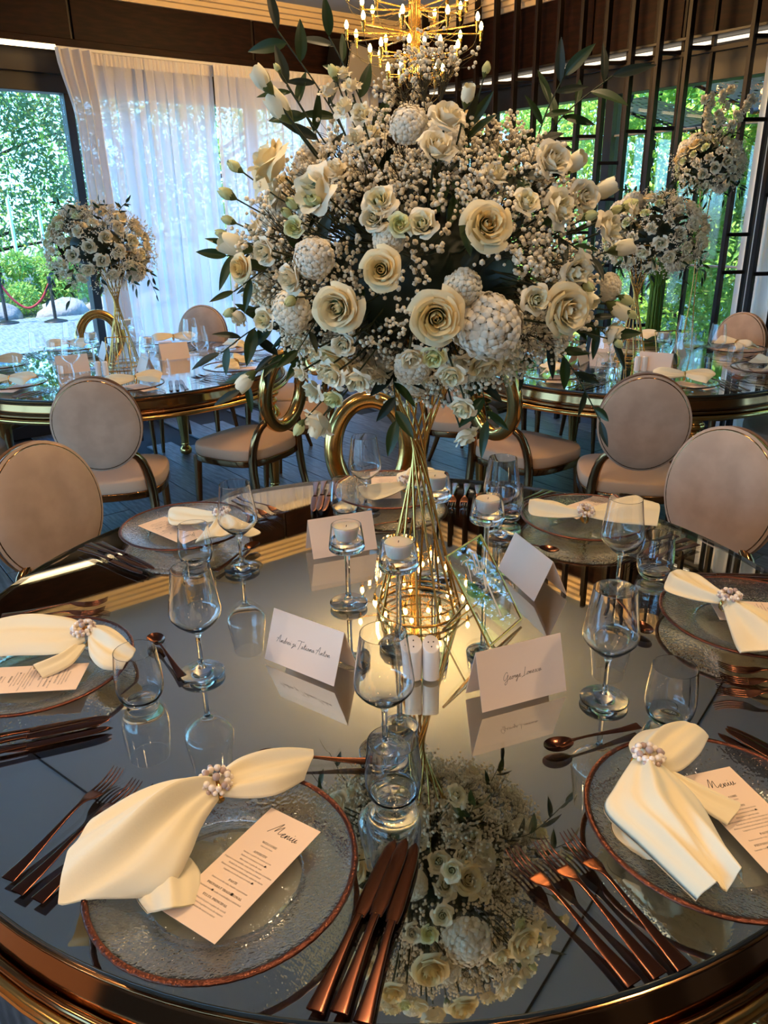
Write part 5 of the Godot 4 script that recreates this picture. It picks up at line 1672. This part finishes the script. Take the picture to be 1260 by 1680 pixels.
func build_far_tables() -> void:
	flower_kit()
	main_bouquet()
	var words := ["table beside the curtains", "table beside the lattice"]
	small_bouquet("round white and green bouquet on the gold stand of the table beside the curtains", FAR[0] + Vector3(-0.055, 0.622, 0.03), Vector3(0.255, 0.19, 0.25), 91, 1.15, 64)
	small_bouquet("round white bouquet on the gold stand of the table beside the lattice", FAR[1] + Vector3(0.07, 0.640, 0.0), Vector3(0.25, 0.19, 0.25), 92, 1.2, 60)
	# white flowers on a tall stand at the far side of the lattice-side table
	var fp := Vector3(1.82, 1.755, -3.19)
	var ft := thing("tall_flower_stand", "thin tall stand on the far rim of the lattice-side table under a white flower ball", "flower stand", "", at(fp.x, TOP, fp.z))
	part(ft, "foot", MB.new().lathe([Vector2(0, 0), Vector2(0.07, 0), Vector2(0.07, 0.006), Vector2(0, 0.009)], 32), M.wire)
	for s in [-1, 1]:
		part(ft, "rod", MB.new().tube(curve([Vector3(s * 0.03, 0.005, 0), Vector3(s * 0.008, 0.4, 0), Vector3(s * 0.03, 0.86, 0)], 12), 0.0035, 6), M.wire)
	var ball := small_bouquet("white ball of flowers with orchid spikes on the thin tall stand before the lattice", fp, Vector3(0.17, 0.14, 0.17), 93, 1.55, 22)
	for s in [[-0.06, 0.33], [0.02, 0.36], [0.12, 0.32]]:
		var c := curve([Vector3(s[0] * 0.4, 0.1, 0), Vector3(s[0] * 0.8, 0.22, 0.02), Vector3(s[0] * 1.3, s[1], 0.05)], 10)
		var st := part(ball, "orchid_spike", MB.new().tube(c, 0.003, 4), M.stem)
		for i in range(3, 11):
			part(st, "blossom", kit.sto[i % 2], M.petal, along(c[i] + Vector3(sway(0.02), 0, 0.015), Vector3(sway(0.6), sway(0.4), 1), rng.randf() * TAU, 0.026))
	rng.seed = 17
	# reeds in a pot behind the lattice-side table
	var gp := Vector3(1.77, 0, -3.67)
	var gr := thing("potted_reeds", "tied bundle of tall green reeds standing behind the lattice-side table", "plant", "", at(gp.x, 0, gp.z))
	part(gr, "pot", MB.new().lathe([Vector2(0, 0), Vector2(0.075, 0), Vector2(0.085, 0.02), Vector2(0.09, 0.66), Vector2(0.085, 0.68), Vector2(0.07, 0.68), Vector2(0.07, 0.62), Vector2(0, 0.62)], 28), M.black)
	var blades := MB.new()
	for i in 90:
		var a := rng.randf() * TAU
		var q := sqrt(rng.randf()) * 0.05
		var p := Vector3(cos(a) * q, 0.6, sin(a) * q)
		var e := Vector3(cos(a) * q * 0.8, 1.05 + rng.randf() * 0.1, sin(a) * q * 0.8)
		blades.tube([p, (p + e) / 2, e], 0.0035, 3, false, false)
	part(gr, "reed_bundle", blades, M.grass_blade).set_meta("kind", "stuff")
	var tips := MB.new()
	for i in 70:
		var a := rng.randf() * TAU
		var b := Vector3(cos(a) * 0.04, 1.08, sin(a) * 0.04)
		var e := Vector3(cos(a) * rng.randf_range(0.06, 0.15), rng.randf_range(1.12, 1.34), sin(a) * rng.randf_range(0.06, 0.15))
		tips.tube(curve([b, b.lerp(e, 0.5) + Vector3(0, 0.07, 0), e], 6), [0.003, 0.003, 0.0025, 0.002, 0.0015, 0.001, 0.0004], 3, false, false)
	part(gr, "reed_tips", tips, M.grass_blade).set_meta("kind", "stuff")
	# table settings seen at a distance
	var wm := wine_mesh(24).mesh()
	var tm := tumbler_mesh(24).mesh()
	var plate := thing("charger_plate", "-", "plate")
	part(plate, "dish", MB.new().lathe([Vector2(0, 0.0), Vector2(0.096, 0.0), Vector2(0.11, 0.007), Vector2(0.162, 0.025), Vector2(0.162, 0.028), Vector2(0.108, 0.011), Vector2(0.094, 0.005), Vector2(0, 0.005)], 48), M.thin_glass)
	part(plate, "rim", ring(0.162, 0.0265, 0.0035, 64, 6), M.copper)
	var fk := fork()
	var kn := knife()
	var nap := thing("napkin", "-", "napkin")
	var nm := MB.new()
	var keep := [wing_dir(Vector3(0, -TOP, 0), 200.0, 0.13, 0.12, 0.045, 0.7), wing_dir(Vector3(0, -TOP, 0), 10.0, 0.12, 0.13, 0.05, 2.1)]
	for q in keep:
		nm.add(cloth(q[0], q[1], q[2], 0.03, 0.008, q[5]))
	for i in nm.v.size():
		nm.v[i].y -= TOP
	part(nap, "cloth", nm, M.napkin_far)
	part(nap, "ring_band", ring(0.019, 0.0, 0.004, 24, 6), M.gold, Transform3D(Basis(Vector3.BACK, PI / 2), Vector3(0, 0.045, 0)))
	var menu := thing("menu_card", "-", "menu card")
	part(menu, "card", MB.new().box(Vector3(0.084, 0.0007, 0.196), Vector3.ZERO, 0.0001), M.paper)
	for n in 2:
		var c: Vector3 = FAR[n]
		var w0: String = words[n]
		for i in 7:
			var a := TAU * i / 7.0 + (0.35 if n == 0 else 0.62)
			var o := Vector3(cos(a), 0, sin(a))
			var t := Transform3D(Basis(Vector3.UP.cross(o), Vector3.UP, o), c + o * 0.69)
			var side: String = ["right", "near right", "near", "near left", "left", "far left", "far", "far right"][int(round(fposmod(a, TAU) / TAU * 8.0)) % 8]
			var w: String = side + " setting of the " + words[n]
			var gw: String = words[n]
			dup(plate, t, "glass charger plate at the " + w, "glass plates on the " + gw)
			dup(nap, t * Transform3D(Basis(Vector3.UP, sway(0.8)), Vector3(sway(0.03), 0.0, sway(0.03))), "cream napkin in a ring at the " + w, "cream napkins on the " + gw)
			dup(menu, t * Transform3D(Basis(Vector3.UP, 0.5), Vector3(0.05, 0.0085, 0.02)), "menu card under a napkin at the " + w, "menu cards on the " + gw)
			for k in 3:
				dup(fk, t * Transform3D(Basis(Vector3.UP, sway(0.06)), Vector3(-0.245 + k * 0.032, 0, 0)), ["outermost", "middle", "innermost"][k] + " copper fork at the " + w, "copper forks on the " + gw)
				dup(kn, t * Transform3D(Basis(Vector3.UP, sway(0.06)), Vector3(0.19 + k * 0.03, 0, 0.01)), ["innermost", "middle", "outermost"][k] + " copper knife at the " + w, "copper knives on the " + gw)
			var gpos := t * Vector3(0.11, 0, -0.27)
			single("wine_glass", wm, M.thin_glass, "wine glass at the " + w, "glass", "wine glasses on the " + gw, at(gpos.x, TOP, gpos.z))
			gpos = t * Vector3(0.17, 0, -0.185)
			single("tumbler", tm, M.thin_glass, "stemless tumbler at the " + w, "glass", "tumblers on the " + gw, at(gpos.x, TOP, gpos.z))
		for i in 4:
			var a := TAU * i / 4.0 + 0.9 + n * 0.5
			place_card("folded blank-looking place card on the " + ["near right", "near left", "far left", "far right"][i] + " part of the " + w0, "", c + Vector3(cos(a) * 0.29, 0, sin(a) * 0.29), a + 1.2, 0.164, 0.09, 0.07, 0.01)
		for i in 3:
			var a := TAU * i / 3.0 + 0.4
			candle_holder(["shortest", "middle-sized", "tallest"][i] + " glass candle holder on the " + w0, "white candle in the " + ["shortest", "middle-sized", "tallest"][i] + " holder on the " + w0, c + Vector3(cos(a) * 0.17, 0, sin(a) * 0.17), 0.16 + 0.035 * i)
		var st := make_stand("gold wire flower stand on the " + w0, c + Vector3(0, 0, 0.02))
		for s in [-1, 1]:
			var p := c + Vector3(0.0 + s * 0.018 - 0.03, 0, 0.30)
			single("shaker", MB.new().lathe([Vector2(0, 0), Vector2(0.014, 0), Vector2(0.0152, 0.002), Vector2(0.0152, 0.068), Vector2(0.012, 0.073), Vector2(0, 0.074)], 20), M.porcelain, ["left", "", "right"][s + 1] + " one of two white shakers on the " + w0, "shaker", "shakers on the " + w0, at(p.x, TOP, p.z))
		# square gold number frame
		var f := thing("table_number_frame", "gold square number frame standing on the " + w0, "table sign", "", at(c.x + (0.03 if n == 0 else 0.15), TOP, c.z + (0.20 if n == 0 else 0.19), 0.2))
		for q in [[Vector3(-0.06, 0, 0), Vector3(0.06, 0, 0)], [Vector3(-0.06, 0.17, -0.06), Vector3(0.06, 0.17, -0.06)], [Vector3(-0.06, 0, 0), Vector3(-0.06, 0.17, -0.06)], [Vector3(0.06, 0, 0), Vector3(0.06, 0.17, -0.06)]]:
			part(f, "frame_bar", MB.new().tube([q[0] + Vector3(0, 0.003, 0), q[1] + Vector3(0, 0.003, 0)], 0.003, 4), M.wire)
		part(f, "glass_pane", MB.new().box(Vector3(0.118, 0.176, 0.003), Vector3.ZERO, 0.0002), M.thin_glass, Transform3D(Basis(Vector3.RIGHT, -0.339), Vector3(0, 0.088, -0.03)))
	for q in [plate, fk, kn, nap, menu]:
		remove_child(q)
		q.free()

# kind, place in millimetres from the middle of the bouquet, radius in millimetres
func flower_list() -> Array:
	return [
		["rose", 72, 67, 310, 33], ["rose", 3, -54, 320, 39], ["rose", -74, 11, 317, 28], ["rose", -138, -42, 295, 35], ["rose", 201, -54, 259, 38], ["rose", -292, 7, 176, 23],
		["lily", -247, 159, 107, 37], ["lis", -159, 108, 231, 31], ["grn", -190, 63, 229, 15], ["lis", -71, 95, 272, 20], ["lis", -80, 74, 277, 17], ["grn", -45, 66, 286, 16],
		["lis", -16, 66, 288, 19], ["lis", 21, 198, 214, 24], ["lis", 6, 160, 246, 23], ["lis", 125, 91, 256, 18], ["lis", 169, 145, 201, 25], ["lis", 174, 84, 232, 24],
		["lis", 219, 98, 190, 21], ["lis", 270, 54, 147, 22], ["lis", 205, -1, 227, 25], ["lis", 144, -35, 262, 19], ["grn", 187, -76, 227, 17], ["lis", -199, -5, 231, 20],
		["lis", -126, -94, 255, 17], ["lis", -145, -143, 218, 20], ["lis", -181, -180, 157, 19], ["grn", -149, -190, 172, 19], ["lis", -109, -150, 232, 20], ["lis", -29, -111, 272, 18],
		["grn", 2, -110, 274, 19], ["lis", 29, -139, 258, 19], ["lis", 51, -200, 207, 19], ["lis", 69, -279, 88, 21], ["lis", -307, -78, 55, 17], ["lis", -248, -68, 172, 17],
		["lis", -238, 30, 194, 18], ["lis", -182, -252, 80, 28], ["lis", 306, -107, 93, 19], ["tul", -250, 275, 69, 15], ["tul", -228, 239, 51, 19], ["tul", -303, 37, 116, 19],
		["tul", 322, 22, 82, 15], ["tul", -310, -184, 87, 15], ["tul", -192, -269, 91, 13], ["tul", 239, -41, 208, 13], ["tul", 322, -72, 93, 15], ["tul", 210, 145, 184, 14],
		["tul", 271, 110, 133, 15], ["tul", 54, 236, 180, 11], ["hyd", -164, 22, 234, 29], ["hyd", -202, -54, 200, 32], ["hyd", 79, -71, 260, 47], ["hyd", -60, 47, 270, 22],
		["hyd", -30, 191, 196, 26], ["hyd", 40, -16, 277, 26], ["hyd", 298, -38, 75, 23], ["sto", -146, 253, 40, 14], ["sto", -125, 276, 45, 13], ["sto", -110, 255, 76, 13],
		["sto", -118, 220, 150, 15], ["sto", -93, 207, 181, 14], ["sto", -101, 174, 212, 13], ["sto", -158, -140, 209, 14], ["sto", -169, -109, 220, 12], ["sto", -198, -150, 167, 12],
		["sto", 320, 82, 82, 13], ["bud", -228, 293, 71, 5], ["bud", -198, 97, 232, 8], ["bud", -207, 85, 231, 7], ["bud", -171, 100, 249, 8], ["bud", -307, 156, 54, 9],
		["bud", -323, 115, 54, 10], ["bud", -325, 75, 51, 8], ["bud", -337, 54, 55, 8], ["bud", -334, -71, 64, 8], ["bud", -207, -35, 244, 8], ["bud", -222, -268, 98, 10],
		["bud", 95, 289, 56, 7], ["bud", 234, 74, 211, 8], ["bud", 327, 88, 85, 10], ["bud", 299, 82, 115, 7], ["bud", 335, -57, 96, 9], ["bud", 344, -80, 106, 7],
		["bud", 236, -23, 222, 8], ["bud", 325, -127, 108, 7], ["bud", -163, 101, 254, 7], ["bud", -143, 288, 52, 8]]

func sprig_list() -> Array:
	return [[-77, 103, 0, -232, 356, 10], [-56, 132, -20, -153, 354, -30], [75, 128, 40, 63, 214, 90], [154, 129, -10, 312, 288, -10], [173, 128, 0, 228, 286, 10], [-190, -114, 20, -361, -145, 50], [-193, -165, 15, -332, -213, 40], [-60, -169, 60, -51, -251, 130], [179, -117, 40, 314, -268, 90], [213, -114, 30, 329, -131, 70], [120, 90, 90, 140, 126, 190], [1, 118, 100, 53, 81, 210], [83, -175, 40, 112, -264, 90], [-140, 103, 5, -221, 278, 20], [-207, -5, 15, -337, 19, 40]]
